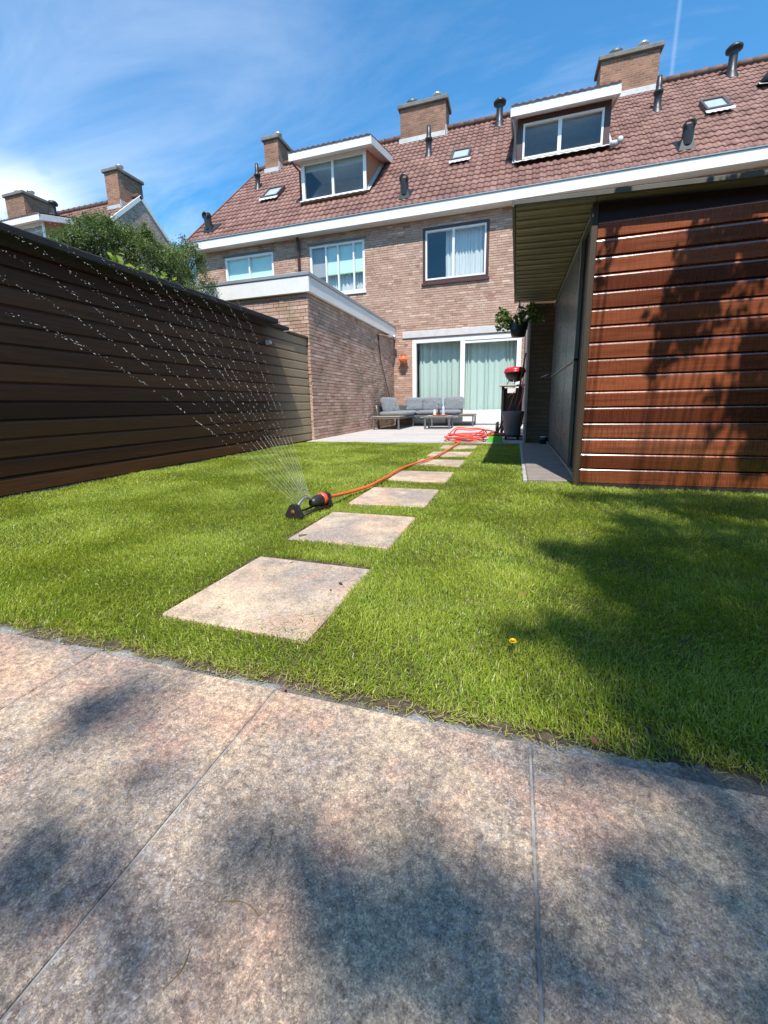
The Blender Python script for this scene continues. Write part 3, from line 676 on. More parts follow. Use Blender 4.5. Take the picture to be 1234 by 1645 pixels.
def window(parent, x0, x1, z0, z1, kind):
    Y = HY
    if kind == 'dark':
        fr = frame_mb(x0, x1, z0, z1, Y-.02, Y+.09, .075).build('window', BROWN, parent)
        frame_mb(x0+.076, x1-.076, z0+.076, z1-.076, Y-.008, Y+.08, .045, [(x0+x1)/2-.05], .06).build('frame', WHITE, fr)
        s_ = MB(); s_.bbox(x0-.03, x1+.03, Y-.06, Y+.02, z0-.07, z0-.003, .01); s_.build('sill', BROWN, fr)
        l_ = MB(); l_.bbox(x0-.05, x1+.05, Y-.012, Y+.05, z1+.003, z1+.05, .004); l_.build('lintel', LEAD, fr)
        pane(x0+.12, x1-.12, z0+.12, z1-.12, Y+.045, GLASS, fr)
        interior(x0, x1, z0, z1, Y+.1, 1.2, DARKIN, fr)
        wavy_cloth(x0+.62, x1-.1, z0+.05, z1-.05, Y+.2, .03, .11, CURT_W, fr)
    else:
        mull = [(x0+x1)/2] if kind == 'two' else [x0+.30*(x1-x0), x0+.52*(x1-x0), x0+.80*(x1-x0)]
        fr = frame_mb(x0, x1, z0, z1, Y+.0, Y+.09, .07, mull, .045).build('window', WHITE, parent)
        s_ = MB(); s_.bbox(x0-.03, x1+.03, Y-.05, Y+.02, z0-.06, z0-.003, .01); s_.build('sill', WHITE, fr)
        l_ = MB(); l_.bbox(x0-.06, x1+.06, Y-.03, Y+.05, z1+.003, z1+.06, .004); l_.build('lintel', plain('lintel_grey', (.13, .12, .115), .6, 0, .2, 6), fr)
        pane(x0+.07, x1-.07, z0+.07, z1-.07, Y+.05, GLASS, fr)
        interior(x0, x1, z0, z1, Y+.1, .9, DARKIN, fr)
        if kind == 'two':
            b_ = MB(); b_.box(x0+.06, x1-.06, Y+.1, Y+.105, z0+.05, z1-.05); b_.build('blind', MINT, fr)
        else:
            zb = z0+.42*(z1-z0)
            b_ = MB(); b_.box(mull[0], x1-.06, Y+.1, Y+.105, zb, z1-.05); b_.build('blind', MINT, fr)
            b_ = MB(); b_.box(x0+.06, mull[0]-.01, Y+.1, Y+.105, zb-.05, z1-.05); b_.build('blind', GREYBL, fr)
            b_ = MB(); b_.box(mull[0], x1-.06, Y+.095, Y+.11, zb-.03, zb); b_.build('blind_rail', GREENB, fr)
            wavy_cloth(x0+.06, x1-.06, z0+.05, z0+.75, Y+.25, .03, .1, CURT_W, fr)
    return fr
def dormer(parent, x0, x1, zb, zt, Yf, fx0, fx1, kind):
    """box dormer: front window x0..x1, zb..zt at Y=Yf; fascia fx0..fx1"""
    tanp = math.tan(PITCH); rz = lambda y: 5.95+(y-GY)*tanp
    rise = math.tan(math.radians(14)); fy = Yf-.3; fz = (zt+.06)
    yend = (fz+.12-5.95+GY*tanp-fy*rise)/(tanp-rise)
    cheek = ORANGEP if kind == 'white' else BROWN
    d = MB().box(x0+.01, x1-.01, Yf+.0, Yf+.08, zb-.1, zb-.002).build('dormer', cheek, parent)
    for x, sgn in ((x0, -1), (x1, 1)):
        yt = (zt-5.95)/tanp+GY
        xa, xb = (x, x+.05) if sgn < 0 else (x-.05, x)
        zz = rz(Yf)-.1
        yr = (fz+.1+rise*(yt-fy)-5.95)/tanp+GY
        for xq in (xa, xb):
            pass
        vs = [(xq, Yf+.03, zz) for xq in (xa, xb)]+[(xq, yr, rz(yr)-.05) for xq in (xa, xb)]+[(xq, yr, fz+.06+rise*(yr-fy)) for xq in (xa, xb)]+[(xq, Yf+.03, fz+.06+rise*(Yf-fy)) for xq in (xa, xb)]
        m = MB(); m.add(vs, [(0, 2, 4, 6), (1, 7, 5, 3), (0, 1, 3, 2), (6, 4, 5, 7), (0, 6, 7, 1)])
        m.build('side_panel', cheek, d)
    # fascia and soffit
    f = MB(); ff = .22
    f.bbox(fx0, fx1, fy-.02, fy+.02, fz-.04, fz-.04+ff, .005)
    for xq in (fx0, fx1-.04):
        L_ = yend-fy; M = Matrix.Translation((xq, fy+.022, fz-.04)) @ Matrix.Rotation(math.atan(rise), 4, 'X')
        f.bbox(0, .04, 0, L_/math.cos(math.atan(rise)), .0, ff-.006, .004, M)
    f.build('fascia', WHITEF, d)
    sfm = MB(); M = Matrix.Translation((0, fy+.022, fz-.02)) @ Matrix.Rotation(math.atan(rise), 4, 'X')
    sfm.box(fx0+.04, fx1-.04, 0, (yend-fy), .0, .06, M); sfm.build('soffit', WHITEF, d)
    gt = MB(); gt.bbox(fx0-.01, fx1+.01, fy-.035, fy+.03, fz+ff-.04, fz+ff-.01, .006); gt.build('edge_trim', GREYTRIM, d)
    t_ = MB(); roof_tiles(t_, fx0+.01, fx1-.01, fy-.03, fz+ff-.03, math.atan(rise), (yend-fy)/math.cos(math.atan(rise))+.05, gz=.345); t_.build('dormer_tiles', TILE, d)
    if kind == 'white':
        frame_mb(x0, x1, zb, zt+.1, Yf-.02, Yf+.07, .1, [(x0+x1)/2-.02], .07).build('frame', WHITE, d); gx0, gx1 = x0+.1, x1-.1; gz0, gz1 = zb+.1, zt
    else:
        frame_mb(x0, x1, zb, zt+.1, Yf-.02, Yf+.07, .15).build('casing', BROWN, d)
        frame_mb(x0+.152, x1-.152, zb+.08, zt-.04, Yf-.03, Yf+.06, .05, [(x0+x1)/2-.06], .09).build('frame', WHITE, d); gx0, gx1 = x0+.2, x1-.2; gz0, gz1 = zb+.13, zt-.09
    pane(gx0, gx1, gz0, gz1, Yf+.02, glass_dormer, d)
    interior(x0+.05, x1-.05, zb, zt+.1, Yf+.08, 1.3, MIDIN, d)
    if kind == 'white':
        b_ = MB(); b_.box(gx0, gx1, Yf+.1, Yf+.11, gz1-.16, gz1+.05); b_.build('blind', plain('pale_blind', (.45, .5, .52), .8), d)
    # wavy lead apron
    n = int((x1-x0)/.095); a = MB(); vs = []
    c, s = math.cos(PITCH), math.sin(PITCH)
    for i_ in range(n+1):
        x = x0-.05+(x1-x0+.1)*i_/n; dl = .05 if i_ % 2 else 0.
        yb = Yf-.02; vs += [(x, yb, rz(yb)+.10), (x, yb-.13*c-dl*c-.04, rz(yb)+.075-.13*s-dl*s+.03)]
    a.add(vs, [(2*i_, 2*i_+1, 2*i_+3, 2*i_+2) for i_ in range(n)]); a.build('flashing', LEAD, d)
    for xq, sg_ in ((x0-.012, -1), (x1+.012, 1)):
        a = MB(); yr = (fz-5.95)/tanp+GY+.5
        a.add([(xq, Yf-.03, rz(Yf-.03)+.03), (xq, yr, rz(yr)+.03), (xq, yr, rz(yr)+.15), (xq, Yf-.03, rz(Yf-.03)+.15)], [(0, 1, 2, 3)])
        a.add([(xq, Yf-.03, rz(Yf-.03)+.07), (xq, yr, rz(yr)+.07), (xq+sg_*.09, yr, rz(yr)+.075), (xq+sg_*.09, Yf-.03, rz(Yf-.03)+.075)], [(0, 1, 2, 3)])
        a.build('flashing', LEAD, d)
    if kind != 'plain_none':
        dp_ = MB(); dp_.tube([(fx0+.06, fy+.05, fz-.03), (x0-.05, Yf-.01, zt-.15), (x0-.05, Yf-.01, rz(Yf)+.13)], .03, 8); dp_.build('drain_pipe', BROWN if kind == 'white' else GREYTRIM, d)
    return d
def house(name, label, x0, x1, wins, dorm, door=None, gable_left=False, gable_right=False, zwall=5.75, zrel=None):
    h = thing(name, label, 'house', ((x0+x1)/2, HY, 0), 'terraced brick houses')
    holes = [(a, b, c, d) for a, b, c, d, k in wins]
    if door: holes.append(door)
    m = MB(); wall_front(m, x0, x1, -.02, zwall, HY, holes)
    D = 2*(RIDGE_Y-HY)
    for xx, show, flip in ((x0, gable_left, False), (x1, gable_right, True)):
        vs = [(xx, HY, -.02), (xx, HY+D, -.02), (xx, HY+D, 6.0), (xx, RIDGE_Y, RIDGE_Z-.1), (xx, HY, 6.0)]
        m.add(vs, [(0, 1, 2, 3, 4) if flip else (4, 3, 2, 1, 0)])
    m.add([(x0, HY+D, 0), (x1, HY+D, 0), (x1, HY+D, 6), (x0, HY+D, 6)], [(3, 2, 1, 0)])
    if zrel is None: m.build('wall', BRICK, h)
    else:
        m = MB(); wall_front(m, x0, x1, -.02, zwall, HY+.003, holes)
        for xx, flip in ((x0, False), (x1, True)):
            m.add([(xx, HY+.003, -.02), (xx, HY+D, -.02), (xx, HY+D, 6.0), (xx, RIDGE_Y, RIDGE_Z-.1), (xx, HY+.003, 6.0)], [(0, 1, 2, 3, 4) if flip else (4, 3, 2, 1, 0)])
        m.add([(x0, HY+D, 0), (x1, HY+D, 0), (x1, HY+D, 6), (x0, HY+D, 6)], [(3, 2, 1, 0)])
        wl_ = m.build('wall', BRICK, h)
        brick_relief('brickwork', RB, wl_, x0, x1, zrel, zwall, lambda u, d, z: (u, HY-d, z), [(a-.001, b+.001, c-.001, d+.001) for a, b, c, d in holes], int(abs(x0)*7)+3)
    L = math.hypot(RIDGE_Y-GY, RIDGE_Z-5.95)
    hl = []
    for d_ in dorm: hl.append((d_[0]+.03, d_[1]-.03, d_[4]+.0, d_[4]+2.1))
    t = MB(); roof_tiles(t, x0, x1, GY+.01, 5.93, PITCH, L, hl); roof = t.build('roof', TILE, h)
    bk = MB(); bk.add([(x0, RIDGE_Y, RIDGE_Z-.03), (x1, RIDGE_Y, RIDGE_Z-.03), (x1, HY+D+.3, 5.9), (x0, HY+D+.3, 5.9)], [(0, 1, 2, 3)]); bk.build('rear_slope', TILE, roof)
    rt = MB(); x = x0
    while x < x1-.05:
        xe = min(x+.36, x1); rt.tube([(x, RIDGE_Y, RIDGE_Z+.02), (xe-.03, RIDGE_Y, RIDGE_Z+.035), (xe, RIDGE_Y, RIDGE_Z+.035)], [.105, .12, .12], 12, True); x = xe
    rt.build('ridge_tiles', plain('ridge_tile', (.13, .07, .055), .7, 0, .3, 9, .3), roof)
    f = MB(); f.bbox(x0+.001, x1-.001, GY-.015, GY+.015, 5.655, 5.90, .004); f.box(x0, x1, GY+.015, HY-.004, 5.66, 5.685); f.build('fascia', WHITEF, h)
    gt = MB(); gt.bbox(x0, x1, GY-.04, GY+.06, 5.902, 5.935, .008); gt.build('gutter_edge', GREYTRIM, h)
    for a, b, c, d, k in wins: window(h, a, b, c, d, k)
    for d_ in dorm: dormer(h, *d_)
    return h
def verge(h, x, s):
    v = MB(); L = math.hypot(RIDGE_Y-GY, RIDGE_Z-5.95); M = Matrix.Translation((x, GY, 5.93)) @ Matrix.Rotation(PITCH, 4, 'X')
    v.bbox(-.03, .03, -.02, L+.05, -.10, .06, .005, M)
    M2 = Matrix.Translation((x, 2*RIDGE_Y-GY, 5.93)) @ Matrix.Rotation(-PITCH, 4, 'X')
    v.bbox(-.03, .03, -L-.05, .02, -.10, .06, .005, M2); v.build('verge_board', WHITEF if s else plain('verge_dark', (.16, .08, .065), .7), h)
# ------------------------------------------------------------------ the terrace row
hA = house('brick_house', 'left house of the brick terrace with a white framed dormer and pale blinds upstairs', -10.42, EXX-.001,
  [(-9.27, -7.46, 4.66, 5.42, 'two'), (-6.19, -4.40, 3.97, 5.40, 'four')], [(-6.74, -4.57, 6.99, 8.05, 13.19, -7.0, -4.28, 'white')], zrel=2.6)
verge(hA, -10.45, 0)
skylight(-8.72, -8.08, 14.25, hA); elbow_vent((-9.85, 12.55, 6.4), hA); cowl((-9.55, 15.1, 8.72), .8, .075, 'step', hA)
cowl((-6.05, 15.35, 8.95), .75, .1, 'cap', hA)
chimney(-9.95, -9.32, 16.35, 17.6, 9.4, 11.1, hA, [(-9.5, 16.75, False)])
dp = MB(); dp.tube([(-6.53, HY-.1, 5.66), (-6.53, HY-.07, 5.5), (-6.53, HY-.07, .1)], .042, 10); dp.build('downpipe', BROWN, hA)
hB = house('brick_house', 'middle brick terrace house with the sliding patio doors and dark brown framed dormer', EXX+.001, 2.929,
  [(-2.66, -.84, 3.99, 5.43, 'dark')], [(-.24, 2.02, 6.99, 7.95, 13.19, -.42, 2.16, 'brown')], door=(-2.98, .10, .02, 2.50), zrel=0.)
skylight(-2.16, -1.6, 14.3, hB); elbow_vent((-3.2, 12.55, 6.4), hB); cowl((-3.02, 14.99, 8.62), .82, .075, 'step', hB); cowl((-.88, 16.2, 9.72), .72, .09, 'cap', hB)
chimney(-4.33, -2.70, 16.35, 17.1, 9.4, 11.05, hB, [(-3.95, 16.65, True), (-3.05, 16.65, False)])
chimney(2.12, 3.72, 16.35, 17.1, 9.4, 11.05, hB, [(2.55, 16.65, True), (3.3, 16.65, False)])
b = MB(); b.pillow((2.12, 13.02, 6.98), (.22, .14, .14), None, 8, .7); b.pillow((2.24, 12.98, 7.02), (.14, .12, .16), None, 8, .7); b.build('flashing_lump', LEAD, hB)
hC = house('brick_house', 'right house of the brick terrace, only its roof and gutter showing above the shed', 2.931, 11.5, [], [], zrel=4.2)
skylight(4.33, 4.87, 14.3, hC); elbow_vent((3.55, 12.55, 6.4), hC); cowl((3.43, 14.89, 8.53), .8, .075, 'step', hC); cowl((5.54, 16.21, 9.73), .72, .09, 'cap', hC)
f = MB(); f.tube([(6.0, 15.0, 8.6), (6.1, 15.0, 9.0)], [.3, .12], 10); f.build('roof_vent', BLACKP, hC)
f = MB(); f.add([(5.75, 14.95, 8.72), (6.2, 14.75, 8.5), (6.25, 14.6, 8.42), (5.7, 14.8, 8.6)], [(0, 1, 2, 3)]); f.build('flashing', LEAD, hC)
dp = MB(); dp.tube([(.05, HY-.12, 5.66), (.05, HY-.06, 5.45), (.05, HY-.06, 3.0), (.22, HY-.06, 2.8), (.22, HY-.06, .05)], .038, 10); dp.build('downpipe', plain('grey_pipe', (.25, .22, .2), .5), hB)
# patio doors
fr = frame_mb(-2.98, .10, .02, 2.50, HY-.005, HY+.11, .12, [-1.50], .13).build('patio_door', WHITE, hB)
b = MB(); b.bbox(-1.44, -.02, HY+.012, HY+.09, .14, .42, .006); b.build('bottom_panel', WHITE, fr)
b = MB(); b.bbox(-2.86, -1.565, HY+.012, HY+.09, .14, .22, .006); b.build('bottom_rail', WHITE, fr)
b = MB(); b.bbox(-1.44, -.02, HY+.012, HY+.09, 2.30, 2.379, .006); b.build('top_rail', WHITE, fr)
pane(-2.86, -1.565, .22, 2.38, HY+.07, GLASS, fr); pane(-1.435, -.02, .42, 2.30, HY+.05, GLASS, fr)
interior(-2.98, .10, .02, 2.50, HY+.115, 1.4, DARKIN, fr)
wavy_cloth(-2.84, -1.6, .1, 2.44, HY+.30, .04, .15, CURT_D, fr); wavy_cloth(-1.44, -.04, .1, 2.44, HY+.30, .04, .14, CURT_D, fr)
b = MB(); b.bbox(-3.27, .22, HY-.045, HY+.03, 2.535, 2.715, .006); b.build('lintel', LINTEL, hB)
b = MB(); b.bbox(-3.0, .14, HY-.14, HY-.007, .02, .075, .006); b.build('door_sill', plain('sill_grey', (.45, .44, .43), .7), hB)
b = MB(); b.tube([(-.07, HY-.05, 1.0), (-.07, HY-.05, 1.2)], .012, 8); b.build('handle', WHITE, fr)

# far block to the left
hN = house('brick_house', 'farther brick house behind the shrubs with its gable end showing', -32, -16.8, [], [(-21.3, -18.25, 6.99, 7.95, 13.19, -21.6, -18.0, 'white')])
verge(hN, -16.78, 1)
chimney(-17.95, -17.2, 16.0, 17.3, 9.4, 11.15, hN, [(-17.45, 16.4, False)])
chimney(-24.5, -23.2, 16.0, 17.3, 9.4, 11.15, hN, [(-24.0, 16.4, True), (-23.5, 16.6, False)])
cowl((-21.2, 15.9, 9.4), .95, .09, 'cap', hN)

# ------------------------------------------------------------------ neighbour's flat-roofed extension
ext = thing('brick_extension', 'flat roofed brick extension with a white fascia between the fence and the sofa', 'extension', (-5.5, 9, 0))
m = MB(); m.box(-8.2, EXX-.009, EXY+.009, HY-.02, -.02, 2.6); xw = m.build('wall', BRICKX, ext)
brick_relief('brickwork', RBX, xw, EXY, HY-.010, 0, 2.575, lambda u, d, z: (EXX-.0085+d, u, z), (), 5)
brick_relief('brickwork', RBX, xw, -8.2, EXX, 1.2, 2.575, lambda u, d, z: (u, EXY+.008-d, z), (), 6)
m = MB(); m.bbox(-8.28, EXX+.075, EXY-.07, EXY-.003, 2.57, 2.83, .004); m.bbox(EXX+.003, EXX+.072, EXY, HY-.006, 2.572, 2.828, .004); m.build('fascia', WHITEF, ext)
m = MB(); m.box(-8.2, EXX, EXY, HY-.006, 2.61, 2.80); m.build('flat_roof', BLACKF, ext)
m = MB(); m.bbox(-8.3, EXX+.09, EXY-.085, EXY+.05, 2.832, 2.895, .008); m.bbox(EXX-.05, EXX+.09, EXY+.052, HY-.02, 2.832, 2.893, .008); m.build('roof_trim', GREYTRIM, ext)

# wall lamp bracket and leaning pole at the extension wall
br = thing('wall_bracket', 'small wood and metal awning bracket under the extension fascia', 'bracket', (EXX, 11.2, 2.45))
m = MB(); m.tube([(EXX+.04, 10.75, 2.44), (EXX+.07, 11.55, 2.50)], .02, 8); m.build('arm', plain('bracket_wood', (.42, .2, .12), .6), br)
m = MB(); m.tube([(EXX+.05, 11.5, 2.5), (EXX+.09, 12.1, 2.56)], .035, 8); m.lathe((EXX+.1, 12.12, 2.56), [(0, -.06), (.06, -.05), (.05, .05), (0, .06)], 10); m.build('clamp', ZINC, br)
po = MB(); po.tube([(EXX+.03, 10.82, 2.46), (EXX+.035, 10.86, 2.1), (EXX+.03, 11.0, 1.8), (EXX+.12, 11.75, .45)], [.018, .016, .01, .01], 8)
tag(po.build('crank_pole', BROWN), 'thin dark pole hanging down the extension wall behind the sofa', 'pole')

# ------------------------------------------------------------------ fence at the left
def board_run(mb, axis, a, b, front, zs, pitchz, sgn, bev=.018, gap=.006, face=.80):
    """boards stacked in z, running along axis; front = coordinate of face, sgn = outward direction"""
    for k in range(len(zs)):
        z0 = zs[k]; z1 = z0+pitchz
        o = random.uniform(-.0015, .0015)
        hb_ = max(.006, pitchz*(1-face)-.002)
        pr_ = [(front+sgn*o, z0+gap), (front+sgn*o, z0+pitchz*face)]+[(front+sgn*o-sgn*bev*(1-math.cos(a*PI/12)), z0+pitchz*face+hb_*math.sin(a*PI/12)) for a in range(1, 7)]+[(front-sgn*(bev+.003), z1+gap), (front-sgn*(bev+.004), z0+gap)]
        segs = 2; n = len(pr_); vs = []
        for e in (a, b):
            for f_, z in pr_: vs.append((e, f_, z) if axis == 0 else (f_, e, z))
        mb.add(vs, [(i_, (i_+1) % n, n+(i_+1) % n, n+i_) for i_ in range(n)]+[tuple(range(n)), tuple(reversed(range(n, 2*n)))])
fe = thing('board_fence', 'tall dark brown fence of wet horizontal boards with a black felt capping', 'fence', (FX, 3, 0))
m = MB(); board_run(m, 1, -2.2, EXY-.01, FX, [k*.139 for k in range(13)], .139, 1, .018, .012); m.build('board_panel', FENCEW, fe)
m = MB(); m.box(FX-.06, FX-.025, -2.2, EXY-.02, 0, 1.8); m.build('backing', BLACKF, fe)
m = MB(); m.bbox(FX-.5, FX+.20, -2.2, 5.68, 1.835, 1.90, .01); m.bbox(FX-.5, FX+.03, 5.6, 6.28, 1.84, 1.895, .01); m.build('felt_cap', BLACKF, fe)
m = MB(); m.bbox(FX-.45, FX+.035, 6.305, EXY-.01, 1.81, 1.845, .01); m.build('top_rail', plain('rail_wood', (.14, .11, .07), .8, 0, .3, 10, .4), fe)
wl = thing('wall_light', 'small white light fixed to the far end of the dark fence', 'light', (FX+.01, 5.61, 1.56))
m = MB(); m.bbox(FX+.004, FX+.04, 5.58, 5.64, 1.54, 1.60, .01); m.build('base', WHITE, wl)
m = MB(); m.lathe((FX+.06, 5.61, 1.57), [(0, -.03), (.035, -.02), (.03, .02), (0, .03)], 12); m.build('head', WHITE, wl)

# ------------------------------------------------------------------ shed at the right
HDM = Matrix.Translation((0, 0, 1.93)) @ Matrix.Rotation(.037, 4, 'Y') @ Matrix.Translation((0, 0, -1.93))
sh = thing('garden_shed', 'reddish brown wet timber shed of horizontal boards under a flat overhanging roof', 'shed', (SHX, SHY, 0))
m = MB(); board_run(m, 0, SHX+.022, 3.6, SHY, [.018+k*.1115 for k in range(16)], .1115, -1, .019, .005, .79); m.build('front_boards', SHEDW, sh)
m = MB(); m.box(SHX+.04, 3.6, SHY+.024, SHY+.05, .0, 1.80); m.build('backing', BLACKF, sh)
m = MB(); m.bbox(SHX+.022, 3.6, SHY+.004, SHY+.03, 1.79, 1.925, .003, HDM); m.build('overhang_shade_strip', plain('overhang_shade', (.022, .008, .005), .5), sh)  # added near-black strip, stands in for the shade under the roof overhang
m = MB(); m.bbox(SHX-.022, SHX+.02, SHY-.012, SHY+.06, -.03, 1.905, .004); m.build('corner_post', plain('dark_post', (.055, .038, .022), .5), sh)
m = MB(); m.box(SHX-.012, 3.6, SHY-.001, SHY+.05, -.03, .019); m.build('plinth', BLACKF, sh)
# side wall: gap, sheets of greenish glass in a frame
m = MB(); m.box(SHX+.03, SHX+.05, SHY+.06, 6.5, 0, 1.9); m.build('side_wall', plain('side_dark', (.02, .022, .02), .7), sh)
m = MB()
for a, b in ((3.95, 4.62), (4.64, 5.35), (5.37, 6.35)): m.bbox(SHX+.006, SHX+.022, a, b, .07, 1.88, .003)
sg = m.build('side_panel', PANELG, sh)
m = MB(); m.bbox(SHX-.006, SHX+.026, 3.9, 6.4, .95, .975, .003); m.bbox(SHX-.006, SHX+.026, 3.9, 3.93, .02, 1.89, .003); m.bbox(SHX-.01, SHX+.026, 3.38, 6.4, 1.88, 1.906, .003); m.bbox(SHX-.012, SHX+.028, 3.38, 6.4, .0, .06, .004)
m.build('side_frame', plain('side_frame', (.2, .21, .19), .4, .4), sh)
cn = thing('canopy_roof', 'flat shed roof slab with boarded olive underside jutting out over the path', 'canopy', (.2, 4.5, 1.93))
CM = Matrix.Translation((0, 3.24, 1.93)) @ Matrix.Rotation(.037, 4, 'Y') @ Matrix.Rotation(.027, 4, 'X') @ Matrix.Translation((0, -3.24, -1.93))
m = MB(); yy = 3.27
while yy < 6.5:
    y2 = min(yy+.17, 6.58); m.bbox(-.05, SHX-.004, yy+.002, y2-.010, 1.931, 1.95, .004, CM); yy += .17
m.box(-.045, 3.7, 3.3, 6.575, 1.951, 1.965, CM); m.box(SHX+.0, 3.7, 3.24, 3.30, 1.93, 1.951, CM); m.build('ceiling_boards', CANOPYC, cn)
m = MB()
for k in range(19): m.bbox(-.045, SHX-.006, 3.33+k*.17+random.uniform(-.012, .012), 3.345+k*.17+.004, 1.919, 1.9305, .003, CM)  # added strips in a paler colour, imitating highlights on the board edges
m.build('edge_highlight_ribs', plain('rib_highlight', (.30, .29, .19), .5, 0, .3, 4), cn)
m = MB(); m.bbox(-.06, 3.7, 3.222, 3.24, 1.932, 1.962, .003, CM); m.bbox(-.075, -.052, 3.242, 6.59, 1.925, 1.975, .004, CM); m.build('edge_trim', CANOPYT, cn)
m = MB(); m.box(-.05, 3.7, 3.245, 6.59, 1.966, 1.974, CM); m.build('roof_felt', BLACKF, cn)
# storage wall behind the path
st = thing('brick_storage', 'dark shaded brick wall at the end of the path under the canopy', 'wall', (.9, 6.6, 0))
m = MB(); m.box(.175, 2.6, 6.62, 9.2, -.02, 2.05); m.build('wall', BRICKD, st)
m = MB(); m.bbox(.14, .172, 6.6, 6.66, 0, 2.05, .004); m.build('corner_trim', plain('trim_pale', (.36, .33, .3), .6), st)
m = MB(); m.bbox(.15, 2.6, 6.6, 9.2, 2.052, 2.09, .006); m.build('coping', CANOPYT, st)
hk = MB(); hk.tube([(.34, 6.56, .97), (.42, 6.52, 1.0), (.53, 6.54, 1.05)], .008, 8); hk.tube([(.34, 6.61, .96), (.34, 6.56, .97)], .008, 8)
tag(hk.build('wall_hook', ZINC), 'slim silver bar hook on the dark storage wall', 'hook')

# ------------------------------------------------------------------ garden furniture
sf = thing('corner_sofa', 'grey L shaped garden sofa with wooden end shelves in the patio corner', 'sofa', (-3, 11, 0))
fm = MB()
def leg_(x, y, h=.28, t=.04): m_ = MB(); m_.bbox(x-t/2, x+t/2, y-t/2, y+t/2, .003, h, .003, None); m_.build('leg', SOFAF, sf)
fm.bbox(-3.44, -2.72, 9.9, 12.25, .27, .315, .005); fm.bbox(-2.718, -1.05, 11.40, 12.25, .27, .315, .005)
fm.bbox(-3.46, -3.42, 10.35, 12.2, .316, .60, .004); fm.bbox(-3.4, -1.45, 12.2, 12.24, .316, .60, .004)
fm.build('frame', SOFAF, sf)
m = MB(); m.tube([(-3.42, 10.42, .0), (-3.47, 10.36, .62)], .022, 8); m.build('arm_post', SOFAF, sf)
m = MB(); m.bbox(-3.45, -2.71, 9.89, 10.42, .316, .336, .004); m.build('shelf_top', WOODTOP, sf); m = MB(); m.bbox(-1.44, -1.04, 11.39, 12.0, .316, .336, .004); m.build('shelf_top', WOODTOP, sf)
for x, y in ((-3.40, 9.93), (-2.75, 9.93), (-2.75, 11.45), (-2.2, 11.43), (-1.08, 11.43), (-1.08, 12.1), (-3.4, 12.1), (-1.9, 12.1)): leg_(x, y)
for c, s_ in (((-3.06, 10.75, .385), (.72, .72, .13)), ((-3.06, 11.55, .385), (.72, .86, .13)), ((-2.35, 11.80, .385), (.66, .74, .13)), ((-1.75, 11.80, .385), (.60, .74, .13))):
    m = MB(); m.pillow(c, s_, None, 14, .22, 1.05); m.build('seat_cushion', CUSH, sf)
for y, rz, dz in ((10.62, -.12, 0), (11.02, .08, .01), (11.42, -.05, 0)):
    m = MB(); m.pillow((-3.28, y, .60+dz), (.44, .36, .17), Matrix.Rotation(rz, 4, 'Z') @ Matrix.Rotation(PI/2-.28, 4, 'Y'), 16, .3); m.build('back_cushion', CUSH, sf)
for x, w_, rz in ((-2.83, .50, .12), (-2.30, .55, 0), (-1.68, .57, -.04)):
    m = MB(); m.pillow((x, 12.02, .615), (w_, .40, .17), Matrix.Rotation(rz, 4, 'Z') @ Matrix.Rotation(PI/2-.25, 4, 'X'), 16, .27); m.build('back_cushion', CUSH, sf)
tb = thing('coffee_table', 'low grey coffee table with a slatted wooden top in front of the sofa', 'table', (-1.83, 10.4, 0))
m = MB(); m.bbox(-2.16, -1.50, 10.14, 10.70, .27, .305, .004); m.build('frame', SOFAF, tb)
m = MB()
for k in range(7): m.bbox(-2.15, -1.51, 10.15+k*.078, 10.15+k*.078+.07, .306, .322, .002)
m.build('tabletop', WOODTOP, tb)
for x in (-2.13, -1.53):
    for y in (10.17, 10.67): m = MB(); m.bbox(x-.022, x+.022, y-.022, y+.022, .003, .27, .003); m.build('leg', SOFAF, tb)
m = MB(); m.bbox(-2.10, -1.56, 10.16, 10.18, .003, .03, .003); m.bbox(-2.10, -1.56, 10.66, 10.68, .003, .03, .003); m.build('stretcher', SOFAF, tb)
ty = MB(); ty.lathe((-1.80, 10.4, .323), [(0, .0), (.16, .0), (.19, .02), (.185, .024), (.155, .006), (0, .006)], 24); tag(ty.build('serving_tray', POTO), 'round orange tray on the coffee table', 'tray')
bt = thing('water_bottle', 'clear blue tinted water bottle with a cap, tallest thing on the coffee table', 'bottle', (-1.72, 10.42, .33))
m = MB(); m.lathe((-1.72, 10.42, .33), [(0, 0), (.034, 0), (.037, .02), (.037, .13), (.034, .15), (.037, .17), (.035, .20), (.014, .25), (.013, .27)], 16); m.build('body', plain('bottle_plastic', (.45, .58, .72), .15, 0, .1, 10, 0, .8), bt)
m = MB(); m.lathe((-1.72, 10.42, .60), [(.016, 0), (.016, .022), (0, .022)], 12); m.build('cap', plain('cap_blue', (.25, .4, .6), .4), bt)
gl_ = thing('candle_jar', 'white candle jar with a pale lid at the left of the tray', 'jar', (-1.93, 10.4, .33))
m = MB(); m.lathe((-1.93, 10.4, .33), [(0, 0), (.035, 0), (.038, .02), (.038, .12)], 14); m.build('body', WHITE, gl_)
m = MB(); m.lathe((-1.93, 10.4, .45), [(.04, 0), (.04, .03), (0, .03)], 14); m.build('lid', plain('lid_pale', (.5, .48, .46), .4), gl_)
ob = thing('dark_bottle', 'slim dark bottle standing between the candle jar and the water bottle', 'bottle', (-1.82, 10.36, .33))
m = MB(); m.lathe((-1.82, 10.36, .33), [(0, 0), (.026, 0), (.028, .02), (.028, .12), (.01, .17), (.01, .26), (0, .26)], 14); m.build('body', BLACKP, ob)
m = MB(); m.lathe((-1.82, 10.36, .59), [(.012, 0), (.012, .03), (0, .03)], 10); m.build('cap', BLACKP, ob)
